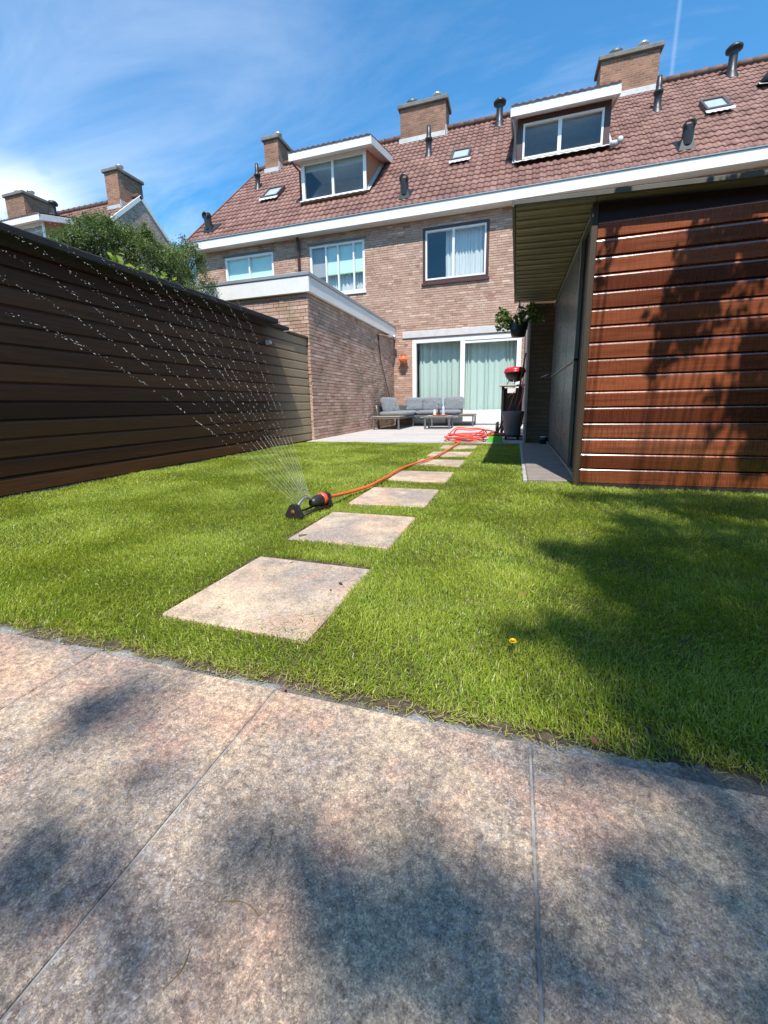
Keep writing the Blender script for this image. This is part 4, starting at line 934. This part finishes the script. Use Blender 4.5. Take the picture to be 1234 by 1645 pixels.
pl_ = MB(); pl_.lathe((-2.02, 10.28, .3245), [(0, .0), (.05, .0), (.07, .012), (.067, .014), (.045, .004), (0, .004)], 20); tag(pl_.build('saucer', WHITE), 'small white saucer on the left edge of the coffee table', 'plate')

# wall pot
wp = thing('wall_planter', 'orange herb pot with side pockets hung on the brick wall left of the doors', 'planter', (-3.22, HY-.12, 1.8))
m = MB(); m.lathe((-3.22, HY-.13, 1.80), [(0, 0), (.07, .005), (.10, .05), (.125, .13), (.12, .16), (.085, .20), (.08, .26), (.09, .27), (.07, .27), (.065, .15), (0, .12)], 20); m.build('pot', POTO, wp)
for a in (-.5, .5, 1.2, -1.2):
    x = -3.22+.12*math.sin(a); y = HY-.13-.12*math.cos(a); m = MB(); m.lathe((x, y, 1.90), [(.03, 0), (.045, .05), (.04, .055), (.025, .02)], 10); m.build('pocket', POTO, wp)

# kettle barbecue on a slim cart with grey planter, broom and brush
ct = thing('potting_cart', 'dark narrow cart with a light wooden top beside the patio door', 'cart', (-.05, 8.0, 0))
m = MB()
for x in (-.22, .09):
    for y in (7.72, 8.05): m.bbox(x-.02, x+.02, y-.02, y+.02, .06, .90, .003)
m.build('frame', BLACKP, ct)
m = MB(); m.bbox(-.28, .15, 7.66, 8.12, .902, .925, .004); m.build('top', plain('cart_top', (.48, .4, .32), .6), ct)
m = MB(); m.bbox(-.24, .11, 7.7, 8.07, .35, .37, .003); m.bbox(-.24, .11, 8.075, 8.085, .1, .88, .003); m.build('shelf', plain('cart_grey', (.07, .07, .07), .6), ct)
for y in (7.74, 8.03): m = MB(); m.lathe((-.3, y, .14), [(0, -.02), (.13, -.02), (.14, 0), (.13, .02), (0, .02)], 18, Matrix.Rotation(PI/2, 4, 'Y')); m.build('wheel', BLACKP, ct)
m = MB(); m.bbox(-.14, .0, 7.64, 7.655, .78, .86, .003); m.build('drawer_front', WHITE, ct)
bq = thing('kettle_barbecue', 'small tabletop kettle barbecue with a red enamel lid standing on the cart', 'barbecue', (-.03, 7.88, .93))
m = MB(); m.lathe((-.03, 7.88, 1.08), [(0, -.11), (.09, -.09), (.15, -.02), (.17, .05), (.165, .07)], 22); m.build('bowl', BLACKP, bq)
m = MB(); m.lathe((-.03, 7.88, 1.145), [(.178, .0), (.183, .02), (.17, .06), (.12, .085), (0, .095)], 22); m.lathe((-.03, 7.88, 1.145), [(.178, .0), (.188, -.012), (.188, .014), (.178, .016)], 22); m.build('lid', RED, bq)
for a in (.4, 2.5, 4.6): m = MB(); m.tube([(-.03+.12*math.cos(a), 7.88+.12*math.sin(a), 1.0), (-.03+.17*math.cos(a), 7.88+.17*math.sin(a), .927)], .008, 6); m.build('leg', ZINC, bq)
pt = thing('round_planter', 'large round grey planter on a low wheeled base at the patio edge', 'planter', (-.03, 7.35, 0))
m = MB(); m.lathe((-.035, 7.33, .07), [(0, 0), (.125, 0), (.13, .02), (.14, .14), (.155, .17), (.175, .33), (.185, .40), (.178, .405), (.165, .40), (.15, .3), (0, .28)], 28); m.build('pot', GREYPOT, pt)
m = MB(); m.lathe((-.035, 7.33, .05), [(0, 0), (.17, 0), (.17, .018), (0, .018)], 24); m.build('base', BLACKP, pt)
for a in (.7, 2.3, 3.9, 5.4): m = MB(); m.lathe((-.035+.14*math.cos(a), 7.33+.14*math.sin(a), .026), [(0, -.012), (.023, -.012), (.023, .012), (0, .012)], 12, Matrix.Rotation(PI/2, 4, 'Y')); m.build('castor', BLACKP, pt)
bm = thing('broom', 'long brown handled broom leaning beside the grey planter', 'broom', (.08, 7.2, .3))
m = MB(); m.tube([(-.02, 7.30, .36), (.125, 7.0, 1.37)], .012, 8); m.build('handle', plain('broom_handle', (.10, .05, .035), .5), bm)
rh = MB(); P_ = [(.07, 7.5, .93), (.12, 7.42, .85), (.10, 7.38, .68), (.05, 7.36, .55), (.0, 7.35, .40)]; rh.tube(P_, .012, 8); tag(rh.build('pink_tube', plain('pink_tube', (.6, .06, .12), .4)), 'pinkish red tube drooping into the grey planter', 'tube')
sk = MB(); sk.tube([(-.13, 7.33, .39), (-.02, 7.33, .78)], .007, 6); sk.tube([(-.13, 7.33, .7), (-.02, 7.35, .8)], .007, 6); tag(sk.build('garden_cane', POTO), 'thin orange brown cane standing in the grey planter', 'cane')
gb = thing('hand_brush', 'bright green dustpan with a rust topped brush beside the red hose pile', 'brush', (-.27, 6.8, 0))
m = MB(); m.add([(-.40, 6.72, .005), (-.17, 6.72, .005), (-.20, 6.95, .005), (-.37, 6.95, .005), (-.38, 6.74, .10), (-.17, 6.74, .10), (-.20, 6.93, .11), (-.36, 6.93, .11)], [(0, 3, 2, 1), (4, 5, 6, 7), (0, 1, 5, 4), (1, 2, 6, 5), (2, 3, 7, 6), (3, 0, 4, 7)]); m.build('pan', GREEN, gb)
m = MB(); m.bbox(-.37, -.13, 6.76, 6.9, .105, .145, .01); m.build('bristles', plain('rust_bristles', (.4, .12, .06), .8), gb)
m = MB(); m.tube([(-.26, 6.85, .13), (-.18, 6.95, .33)], .012, 8); m.build('handle', BLACKP, gb)
bw = thing('plant_tub', 'small black tub with a white lid at the foot of the storage wall', 'tub', (.42, 6.52, 0))
m = MB(); m.lathe((.42, 6.5, .013), [(0, 0), (.055, 0), (.075, .09), (.07, .092), (.06, .07), (0, .06)], 18); m.build('body', BLACKP, bw)
m = MB(); m.lathe((.42, 6.5, .106), [(0, 0), (.05, 0), (.05, .012), (0, .012)], 16); m.build('lid', WHITE, bw)

# ------------------------------------------------------------------ foliage helpers
def leaves(C, size, asp=.55, flat=0.):
    """diamond leaves at centres C (N,3)"""
    N = len(C); a = rng.standard_normal((N, 3)); a[:, 2] *= (1-flat); a /= np.linalg.norm(a, axis=1)[:, None]
    b = rng.standard_normal((N, 3)); b -= a*(a*b).sum(1)[:, None]; b /= np.linalg.norm(b, axis=1)[:, None]
    n_ = np.cross(a, b); s_ = (size*rng.uniform(.65, 1.3, N))[:, None]
    V = np.stack([C-a*s_, C+b*s_*asp-a*s_*.1, C+a*s_+n_*s_*.15, C-b*s_*asp-a*s_*.1], 1)
    return V.reshape(-1, 3), np.arange(N*4).reshape(N, 4)
# shrubs behind the fence
def shrub(name, label, outline, X, seed, n_clump=130, dens=300):
    """outline: top contour points in (Y, z); clumps fill the volume below"""
    r = np.random.default_rng(seed); ysx = [p[0] for p in outline]; zsx = [p[1] for p in outline]
    root = thing(name, label, 'shrub', (X, (min(ysx)+max(ysx))/2, 0), 'shrubs behind the fence')
    ym = (min(ysx)+max(ysx))/2
    cs = []; tk = MB(); tk.tube([(X, ym, 0), (X+.05, ym+.05, .9), (X, ym, 1.6)], [.07, .05, .035], 8)
    Cs = []; Ts = []
    for k in range(n_clump):
        y = r.uniform(min(ysx)+.05, max(ysx)-.05); zt = np.interp(y, ysx, zsx)-.13; z = zt-.12-abs(r.normal(0, .55)) if k % 3 else zt-.08
        if z < 1.2: z = r.uniform(1.2, zt-.1)
        x = X+r.uniform(-.55, .55)*(.4+.6*min(1, (zt-z)/.6)); up = r.uniform(.10, .26)
        if k % 4 == 0: tk.tube([(X, ym, 1.0+r.uniform(0, .5)), ((X+x)/2, (ym+y)/2, z-.25), (x, y, z)], [.02, .012, .005], 5)
        # feathery spray: leaves along an arched line
        d = r.normal(0, 1, 3); d[2] = abs(d[2])*.9+.35; d /= np.linalg.norm(d)
        n = int(dens*r.uniform(.6, 1.2)); tt = r.uniform(-.6, 1, n)
        spread = .055*(1.25-np.clip(tt, 0, 1))
        c = np.array([x, y, z])+tt[:, None]*d*up+r.normal(0, 1, (n, 3))*spread[:, None]
        c[:, 2] -= np.clip(tt, 0, 1)**2*.05
        Cs.append(c); Ts.append(np.clip(r.normal(.45, .2)+r.normal(0, .18, n), 0, 1))
    tk.build('trunk', BARK, root)
    C_ = np.concatenate(Cs); V, F = leaves(C_, .017, .35)
    fast_mesh('crown', V, F, LEAF_C, {'tint': np.repeat(np.concatenate(Ts), 4)}, root)
    return root
pz = lambda px_, py_, X: tuple(on(px_, py_, 0, X)[1:])
shrub('conifer_shrub', 'wide feathery green shrub rising behind the dark fence in front of the far house', [pz(30, 400, -5.5), pz(60, 383, -5.5), pz(95, 358, -5.5), pz(125, 352, -5.5), pz(150, 326, -5.5), pz(168, 342, -5.5), pz(205, 352, -5.5), pz(235, 368, -5.5), pz(255, 385, -5.5), pz(275, 410, -5.5)], -5.5, 3, 210, 330)
shrub('conifer_shrub', 'narrow dark feathery shrub at the right end, touching the left corner of the house', [pz(240, 400, -5.6), pz(262, 388, -5.6), pz(283, 392, -5.6), pz(292, 372, -5.6), pz(302, 398, -5.6), pz(316, 420, -5.6), pz(322, 440, -5.6)], -5.6, 5, 90, 330)
def leaf_clump(px_, py_, X, label):
    c = on(px_, py_, 0, X); n = 44; root = thing('climbing_plant', label, 'plant', (X, c[1], 0), 'bright leaves over the fence')
    C_ = c+rng.normal(0, 1, (n, 3))*np.array([.08, .12, .05]); V, F = leaves(C_, .036, .75)
    fast_mesh('leaves', V, F, LEAF_Y, {'tint': np.repeat(rng.uniform(.2, .9, n), 4)}, root)
    m_ = MB(); m_.tube([(X-.2, c[1], 0), (X-.1, c[1], 1.2), tuple(c)], .012, 6); m_.build('stem', BARK, root)
leaf_clump(192, 425, -4.3, 'small yellow green leaves peeping over the fence below the wide shrub')
leaf_clump(250, 447, -4.4, 'larger bunch of yellow green leaves over the fence near the extension')

# hanging basket under the canopy
hb = thing('hanging_basket', 'black hanging pot of trailing green plant below the canopy corner', 'hanging plant', (-.01, 6.2, 1.5))
m = MB(); m.lathe((.0, 6.2, 1.50), [(0, 0), (.085, 0), (.10, .05), (.125, .17), (.118, .172), (.10, .1), (0, .1)], 20); m.build('pot', BLACKP, hb)
m = MB()
for a in (.3, 2.4, 4.5): m.tube([(.12*math.cos(a), 6.2+.12*math.sin(a), 1.67), (0, 6.2, 1.93)], .004, 5)
m.tube([(0, 6.2, 1.93), (-.0, 6.05, 1.935)], .006, 5); m.build('hanger', BLACKP, hb)
Cs = []; st_ = MB()
for k in range(34):
    a = random.uniform(0, 2*PI); L = random.uniform(.12, .30); dr = random.uniform(-.18, .16)
    if k % 3 == 0: a = PI+random.uniform(-.5, .5); L *= 1.1
    p0 = Vector((.06*math.cos(a), 6.2+.06*math.sin(a), 1.66)); p2 = Vector((L*math.cos(a), 6.2+L*math.sin(a)*.8, 1.70+dr+.05)); p1 = (p0+p2)/2+Vector((0, 0, .09))
    st_.tube([p0, p1, p2], .003, 4)
    for t_ in (.45, .62, .75, .85, .93, 1): q = p0*(1-t_)**2+p1*2*t_*(1-t_)+p2*t_*t_; Cs += [np.array(q)+rng.normal(0, .018, 3) for _ in range(3)]
V, F = leaves(np.array(Cs), .026, .65, .3); fast_mesh('foliage', V, F, LEAF_F, {'tint': np.repeat(rng.uniform(0, 1, len(Cs)), 4)}, hb); st_.build('stems', BARK, hb)

# ------------------------------------------------------------------ trees behind the camera that dapple the garden
def shade_tree(name, label, base, spots, seed, hmin, hmax, lsize=.032):
    """spots: (ground point, rx, ry, optical density); crown twigs sit sunward of those spots"""
    r = np.random.default_rng(seed); root = thing(name, label, 'tree', base, 'trees shading the garden')
    Cs = []; tk = MB(); top = Vector((base[0], base[1], hmin*.8))
    tk.tube([base, (base[0]+.05, base[1], hmin*.45), tuple(top), (base[0]-.1, base[1]+.1, hmax*.98)], [.17, .14, .1, .03], 10)
    for (p, U, W_, rx, ry, tau) in spots:
        p = np.array(p, float); U = np.array(U, float); W_ = np.array(W_, float)
        area = PI*rx*ry; n = int(max(6, tau*area/(lsize*lsize*.55*2*.5)))
        low = W_[2] > .5; t0 = ((r.uniform(2.9, 3.5) if low else r.uniform(hmin, hmax))-p[2])/SUNV[2]
        ncl = max(1, n//14)
        ang = r.uniform(0, 2*PI, ncl); rad = np.sqrt(r.uniform(0, 1, ncl))
        cc = p+np.outer(rad*np.cos(ang)*rx, U)+np.outer(rad*np.sin(ang)*ry, W_)+np.outer(t0+r.uniform(-.3, .3 if low else .9, ncl), SUNV)
        for c in cc:
            Cs.append(c+r.normal(0, min(.06, .018+.4*min(rx, ry)), (14, 3)))
        hub = cc.mean(0); mid = (np.array(top)+hub)/2+np.array([0, 0, .25])
        tk.tube([tuple(top), tuple(mid), tuple(hub)], [.03, .012, .004], 5)
        for c in cc[::6]: tk.tube([tuple(hub), tuple((hub+c)/2+np.array([0, 0, .04])), tuple(c)], [.004, .003, .002], 4)
    tk.build('trunk', BARK, root); C_ = np.concatenate(Cs); V, F = leaves(C_, lsize, .55)
    fast_mesh('crown', V, F, LEAF_D, {'tint': np.repeat(r.uniform(0, 1, len(C_)), 4)}, root)
XA, YA, ZA = (1, 0, 0), (0, 1, 0), (0, 0, 1)
def gs(px_, py_, rx, ry, tau): return (tuple(on(px_, py_, 2, .0)), XA, YA, rx, ry, tau)
def ss(px_, py_, rx, rz, tau): return (tuple(on(px_, py_, 1, SHY)), XA, ZA, rx, rz, tau*2.2)
spots = [gs(1215, 1120, .28, .16, 2.6), gs(1130, 1060, .30, .16, 2.4), gs(1010, 1030, .22, .10, 2.2), gs(900, 1015, .16, .07, 1.8), gs(830, 1000, .07, .05, 1.0), gs(1190, 980, .40, .25, 2.4),
 gs(1080, 925, .40, .17, 2.2), gs(960, 890, .25, .12, 2.2), gs(900, 880, .12, .07, 1.6), gs(1200, 900, .5, .3, 2.4), gs(1130, 850, .4, .3, 1.9), gs(990, 800, .28, .10, 2.0), gs(930, 796, .12, .05, 1.3), gs(1180, 810, .6, .3, 2.6), gs(1100, 1150, .25, .05, 1.0), gs(1234, 1190, .2, .08, 2.0),
 gs(170, 1145, .10, .05, 2.86), gs(470, 1365, .085, .05, 2.61), gs(520, 1430, .05, .03, 1.56), gs(720, 1385, .05, .045, 2.86), gs(740, 1550, .14, .07, 3.14), gs(640, 1610, .10, .04, 2.86), gs(850, 1500, .04, .05, 1.82), gs(1000, 1230, .13, .035, 3.14), gs(1160, 1260, .12, .04, 3.39), gs(1040, 1410, .06, .035, 2.86), gs(1190, 1370, .09, .06, 2.61), gs(1180, 1570, .12, .07, 2.61), gs(20, 1430, .10, .06, 2.86), gs(150, 1560, .06, .04, 1.70), gs(380, 1540, .06, .04, 1.30), gs(960, 1590, .05, .04, 1.56), gs(260, 1240, .05, .02, 1.05)]
spots += [ss(1130, 400, .055, .09, 2.6), ss(1105, 450, .06, .09, 2.6), ss(1150, 440, .07, .10, 2.6), ss(1080, 500, .04, .10, 2.2), ss(1115, 520, .06, .08, 2.4), ss(1063, 555, .035, .08, 2.2), ss(1045, 600, .016, .05, 1.6), ss(1060, 585, .015, .04, 1.6), ss(1180, 370, .06, .10, 2.4), ss(1215, 400, .04, .13, 2.5), ss(1180, 520, .05, .04, .9),
 ss(1210, 560, .05, .12, 2.3), ss(1190, 640, .05, .10, 2.3), ss(1220, 690, .06, .14, 3), ss(1234, 620, .04, .3, 3), ss(1140, 680, .02, .05, 1.5), ss(1150, 640, .03, .05, 1.3), ss(1215, 745, .06, .05, 2.5), ss(978, 400, .014, .04, .9), ss(968, 430, .012, .03, .8), ss(985, 365, .02, .03, 1.3)]
shade_tree('shade_tree', 'broad leaved tree behind the viewer dappling the lawn and terrace', (1.9, -4.6, 0), spots, 21, 5.6, 8.2)

def backdrop_hedge(name, label, x0, x1, y0, y1, h, seed, n):  # unseen hedging, added to block sky light and its reflections
    r = np.random.default_rng(seed); root = thing(name, label, 'backdrop_hedge', ((x0+x1)/2, (y0+y1)/2, 0), 'unseen hedges added to block the sky')
    co = MB(); co.box(x0+.15, x1-.15, y0+.15, y1-.15, 0, h-.2); co.build('stems', plain('hedge_core', (.02, .022, .012), .95), root)  # solid dark core box inside the added hedging
    C_ = np.stack([r.uniform(x0, x1, n), r.uniform(y0, y1, n), r.uniform(.05, h, n)], 1)
    f_ = r.integers(0, 5, n)
    C_[f_ == 0, 0] = x0+r.normal(0, .07, (f_ == 0).sum()); C_[f_ == 1, 0] = x1+r.normal(0, .07, (f_ == 1).sum())
    C_[(f_ == 2), 1] = y0+r.normal(0, .08, (f_ == 2).sum()); C_[f_ == 3, 1] = y1+r.normal(0, .08, (f_ == 3).sum()); C_[f_ == 4, 2] = h+r.normal(0, .1, (f_ == 4).sum())
    V, F = leaves(C_, .06, .6); fast_mesh('foliage', V, F, LEAF_D, {'tint': np.repeat(r.uniform(0, 1, n), 4)}, root)
backdrop_hedge('backdrop_hedge', 'unseen clipped hedging added behind the viewer to block sky light', -6, 7, -6.6, -5.6, 4.2, 31, 14000)
backdrop_hedge('backdrop_hedge', 'unseen hedging added on the right to block sky reflections on the shed', 2.9, 3.6, -5.5, 3.0, 3.4, 32, 9000)
backdrop_hedge('backdrop_hedge', 'taller unseen evergreen screen added behind the viewer to block the sky', -14, 16, -11.5, -10, 8.5, 33, 16000)
# ------------------------------------------------------------------ sprinkler, hose and water
A_ = on(471, 833, 2, .0); A_[2] = 0; dirS = np.array([.17, .985, 0]); dirS /= np.linalg.norm(dirS); perp = np.array([dirS[1], -dirS[0], 0])
def sp_(s, p=0., z=0.): return tuple(A_+dirS*s+perp*p+np.array([0, 0, z]))
SPM = Matrix(((perp[0], dirS[0], 0, 0), (perp[1], dirS[1], 0, 0), (0, 0, 1, 0), (0, 0, 0, 1)))  # local x->perp, y->axis
def axis_lathe(prof, s, z, n=16):
    m_ = MB(); M = SPM @ Matrix.Rotation(-PI/2, 4, 'X'); m_.lathe(sp_(s, 0, z), prof, n, M); return m_
sr = thing('lawn_sprinkler', 'black oscillating lawn sprinkler with orange collar and curved silver spray bar', 'sprinkler', tuple(A_))
m = MB()
tri = [(-.052, 0), (-.058, .012), (-.02, .075), (0, .083), (.02, .075), (.058, .012), (.052, 0)]
n = len(tri); vs = [sp_(0, p, z) for p, z in tri]+[sp_(.035, p*.95, z*.97) for p, z in tri]; m.add(vs, [tuple(reversed(range(n))), tuple(range(n, 2*n))]+[(i_, (i_+1) % n, n+(i_+1) % n, n+i_) for i_ in range(n)])
ec = m.build('end_cap', BLACKP, sr); axis_lathe([(.0, -.004), (.012, -.003), (.014, 0), (.014, .01)], 0, .036).build('badge', plain('badge_orange', (.20, .07, .04), .5), ec)
m = MB(); arc = [sp_(.03+.15*q/14, 0, .05+.045*math.sin(PI*q/14*.85)) for q in range(15)]; m.tube(arc, .0085, 10); m.build('spray_bar', ZINC, sr)
m = MB()
for q in range(1, 14): p_ = Vector(arc[q]); m.tube([p_, p_+Vector((-.006, 0, .012))], .002, 5)
m.build('nozzles', BLACKP, sr)
axis_lathe([(0, 0), (.02, .0), (.03, .02), (.036, .05), (.037, .10), (.034, .11), (0, .11)], .17, .052).build('motor_housing', BLACKP, sr)
axis_lathe([(.036, 0), (.041, .004), (.041, .03), (.036, .034)], .262, .053, 20).build('collar', plain('collar_orange', (.75, .10, .04), .4), sr)
m = MB(); ft = [(-.05, 0), (-.05, .01), (-.03, .085), (0, .092), (.03, .085), (.05, .01), (.05, 0)]; n = len(ft); vs = [sp_(.297, p, z) for p, z in ft]+[sp_(.325, p, z) for p, z in ft]; m.add(vs, [tuple(reversed(range(n))), tuple(range(n, 2*n))]+[(i_, (i_+1) % n, n+(i_+1) % n, n+i_) for i_ in range(n)]); m.build('rear_foot', BLACKP, sr)
m = MB(); m.tube([sp_(.03, -.045, .012), sp_(.16, -.03, .014), sp_(.30, -.045, .012)], .007, 6); m.tube([sp_(.03, .045, .012), sp_(.16, .03, .014), sp_(.30, .045, .012)], .007, 6); m.build('base_rail', BLACKP, sr)
axis_lathe([(.0, 0), (.022, 0), (.022, .03), (.018, .033), (.0, .034)], .326, .055).build('connector', plain('connector_green', (.02, .13, .08), .45), sr)
hp = [sp_(.36, 0, .055), sp_(.42, 0, .045)]
for a, b in ((560, 791), (592, 781), (618, 768), (636, 757), (655, 748.5), (678, 741), (700, 733), (717, 724), (728, 717), (737, 712)): q = on(a, b, 2, .018); hp.append(tuple(q))
def smooth_path(P, k=6):
    P = [Vector(p) for p in P]; o = []
    for i_ in range(len(P)-1):
        p0, p1, p2, p3 = P[max(i_-1, 0)], P[i_], P[i_+1], P[min(i_+2, len(P)-1)]
        for j in range(k):
            t = j/k; o.append(.5*((2*p1)+(-p0+p2)*t+(2*p0-5*p1+4*p2-p3)*t*t+(-p0+3*p1-3*p2+p3)*t**3))
    return o+[P[-1]]
hs = thing('garden_hose', 'orange red garden hose running from the sprinkler to a tangled pile on the patio', 'hose', (-.8, 6.8, 0))
m = MB(); m.tube(smooth_path(hp), .0105, 10); m.build('hose_run', HOSE, hs)
cp = [hp[-1]]; th = 3.4
for k in range(88):
    th += .55+random.uniform(-.08, .08); lap = k/11.4
    rr = .24+.09*math.sin(lap*2.1)+random.uniform(-.03, .03); zz = .02+.012*lap+random.uniform(0, .02)
    if k in (3, 4, 5, 6, 40, 41, 42): zz += .12; rr += .1
    if k in (70, 71, 72): zz += .10; rr += .04
    cp.append((-.74+rr*1.12*math.cos(th)+.03*math.sin(lap*3), 6.93+rr*.9*math.sin(th), zz))
m = MB(); m.tube(smooth_path(cp, 4), .0105, 8); m.build('hose_pile', HOSER, hs)

# water jets
targets = [(374, 472), (352, 468), (328, 462), (300, 450), (262, 432), (228, 412), (196, 396), (160, 385), (118, 378), (70, 374), (28, 380), (0, 402), (-12, 442), (-24, 492)]
DV = []; DF = []; tubes = MB(); off = 0
bx = np.array([(1, 0, 0), (-.5, .87, 0), (-.5, -.87, 0)])
for j, (tx_, ty_) in enumerate(targets):
    fr_ = j/(len(targets)-1); p0 = np.array(arc[min(14, max(0, int(round(13-12*fr_))))])+np.array([-.005, 0, .012])
    T = on(tx_, ty_, 0, -3.32); tf = .36; gvec = np.array([0, 0, -9.81]); v0 = (T-p0)/tf-.5*gvec*tf
    path = lambda t: p0+v0*t+.5*gvec*t*t
    tubes.tube([tuple(path(t)) for t in np.linspace(0, .05, 6)], [.0007, .0007, .0006, .0006, .0005, .0004], 5)
    t = .035
    while t < .5:
        t += rng.uniform(.0007, .0034)*(1+t*.8)*(2.5 if rng.uniform() < .15 else 1); p = path(t); v = v0+gvec*t; vd = v/np.linalg.norm(v)
        spread = .0015+.022*2.0*max(0, t-.04)**1.3; p = p+rng.normal(0, spread, 3)
        if p[0] < FX+.02 and p[2] < 1.95: break
        r_ = rng.uniform(.0005, .0015)*min(1, .35+t*6); ln = r_*rng.uniform(3., 13.)
        if rng.uniform() < .12: r_ *= 1.5
        u = np.cross(vd, [0, 0, 1.]); u /= np.linalg.norm(u); w2 = np.cross(vd, u)
        ring = [p+(u*math.cos(a)+w2*math.sin(a))*r_ for a in (0, 1.26, 2.51, 3.77, 5.03)]
        DV += [p-vd*ln, *ring, p+vd*ln]; b0 = off; off += 7
        for k in range(5): DF.append((b0, b0+1+(k+1) % 5, b0+1+k)); DF.append((b0+6, b0+1+k, b0+1+(k+1) % 5))
b0 = len(tubes.v)
dr = MB(); dr.v = [tuple(p) for p in DV]; dr.f = DF; dr.sm = [True]*len(DF)
for f_ in tubes.f: dr.f.append(tuple(len(DV)+q for q in f_)); dr.sm.append(True)
dr.v += tubes.v
tag(dr.build('water_spray', WATER), 'fan of fine sprinkler water jets breaking into droplets against the dark fence', 'water spray', kind='stuff')

# ------------------------------------------------------------------ small things on the lawn and terrace
da = thing('dandelion', 'yellow dandelion flower in the lawn right of the stepping stones', 'flower', (.02, 1.03, 0))
c = on(824, 1031, 2, .012)
m = MB()
for ring, (n, r_, z) in enumerate(((18, .0095, .0), (14, .0075, .002), (9, .005, .0035))):
    for k in range(n):
        a = 2*PI*k/n+ring*.3; d = Vector((math.cos(a), math.sin(a), .25+.25*ring)); s_ = Vector((-d.y, d.x, 0))*.0013; p = Vector(c)+Vector((0, 0, z)); m.add([p-s_*.5, p+s_*.5, p+d*r_+s_, p+d*r_-s_], [(0, 1, 2, 3)])
m.build('petals', plain('dandelion_yellow', (.85, .55, .01), .6), da)
m = MB(); m.tube([(c[0], c[1], -.03), tuple(c)], .0012, 5); m.build('stem', plain('flower_stem', (.08, .13, .02), .6), da)
def fallen(px_, py_, z, size, col, label, name='fallen_leaf'):
    c = on(px_, py_, 2, z); m_ = MB(); a = random.uniform(0, 6.28); ux, uy = math.cos(a), math.sin(a); pts = []
    for k in range(10):
        t = 2*PI*k/10; lx = math.cos(t)*size; ly = math.sin(t)*size*.55*(1+.2*math.sin(3*t)); pts.append((c[0]+lx*ux-ly*uy, c[1]+lx*uy+ly*ux, z+.002+.25*size*abs(math.sin(t*1.5))))
    pts.append((c[0], c[1], z+.0015)); m_.add(pts, [(k, (k+1) % 10, 10) for k in range(10)], True)
    tag(m_.build(name, col), label, 'leaf', 'fallen leaves')
DRY = plain('dry_leaf', (.28, .10, .05), .7); DRY2 = plain('dry_leaf_brown', (.07, .035, .025), .7)
fallen(840, 955, .028, .008, DRY, 'small orange dry leaf on the lawn above the dandelion')
fallen(547, 938, -.001, .010, DRY2, 'dark brown leaf near the right edge of the nearest stepping stone')
fallen(531, 948, -.001, .006, DRY, 'small reddish leaf just below the dark one on the nearest stepping stone')
fallen(352, 976, -.001, .004, DRY2, 'tiny dark leaf crumb at the lower left of the nearest stepping stone')
fallen(457, 1108, .001, .006, DRY, 'small rust leaf at the terrace edge by the middle slab joint')
fallen(955, 1192, .0, .009, DRY, 'rust brown leaf on the gravelly terrace edge below the lawn')
# clippings of grass on the stones
N = 130; V = []; F = []; T_ = []
for k in range(N):
    s_ = 0 if random.random() < .6 else random.choice((1, 1, 2)); a, b = SY[s_]
    x = SX1-abs(random.gauss(0, .10)) if random.random() < .7 else random.uniform(SX0, SX1); y = random.uniform(a, b) if random.random() < .4 else a+abs(random.gauss(0, .08))
    x = min(max(x, SX0+.01), SX1-.01); y = min(max(y, a+.01), b-.01); an = random.uniform(0, 6.28); L = random.uniform(.008, .03); bw_ = .0009; dx, dy = math.cos(an)*L/2, math.sin(an)*L/2; sx_, sy_ = -math.sin(an)*bw_, math.cos(an)*bw_; z = .001
    b0 = len(V); V += [(x-dx-sx_, y-dy-sy_, z), (x-dx+sx_, y-dy+sy_, z), (x+sx_*2, y+sy_*2+L*.12, z+.003), (x-sx_*0, y-sy_*0+L*.12, z+.003), (x+dx, y+dy, z+.0005), (x+dx-sx_, y+dy-sy_, z+.0005)]
    F += [(b0, b0+1, b0+2, b0+3), (b0+3, b0+2, b0+4, b0+5)]; T_ += [random.choice((.2, .4, .9, .97))]*6
tag(fast_mesh('grass_clippings', np.array(V), np.array(F), GRASS, {'tint': np.array(T_)}), 'loose grass clippings scattered on the stepping stones', 'clippings', kind='stuff')
N = 1100; x = rng.uniform(-2.0, 1.2, N); y = .715+np.abs(rng.normal(.012, .02, N)); an = rng.uniform(0, 6.28, N)+np.where(rng.uniform(0, 1, N) < .5, 0, 0); L = rng.uniform(.006, .024, N)
dx, dy = np.cos(an)*L/2, np.sin(an)*L/2; qx, qy = -np.sin(an)*.0007, np.cos(an)*.0007; z = -.012+rng.uniform(0, .008, N); z2 = z+rng.uniform(-.002, .006, N)
V = np.stack([np.stack([x-dx-qx, y-dy-qy, z], 1), np.stack([x-dx+qx, y-dy+qy, z], 1), np.stack([x+dx+qx, y+dy+qy, z2], 1), np.stack([x+dx-qx, y+dy-qy, z2], 1)], 1).reshape(-1, 3)
tag(fast_mesh('dry_grass', V, np.arange(4*N).reshape(N, 4), GRASS, {'tint': np.repeat(rng.choice([.5, .9, .95, 1.], N), 4)}), 'dry straw scraps lying on the soil strip beside the terrace', 'straw', kind='stuff')
# dry stems on the terrace
for pts, lab in (([(345, 1449), (385, 1448), (405, 1458), (415, 1472)], 'curled brown stem on the terrace slab left of centre'), ([(305, 1525), (290, 1560), (262, 1588)], 'straight brown stem near the lower left slab'), ([(432, 1365), (438, 1335)], 'short dark twig on the middle terrace slab')):
    m = MB(); m.tube(smooth_path([tuple(on(a, b, 2, .0012)) for a, b in pts], 4), .0006, 5); tag(m.build('dry_stem', BLADE), lab, 'twig', 'dry stems on the terrace')
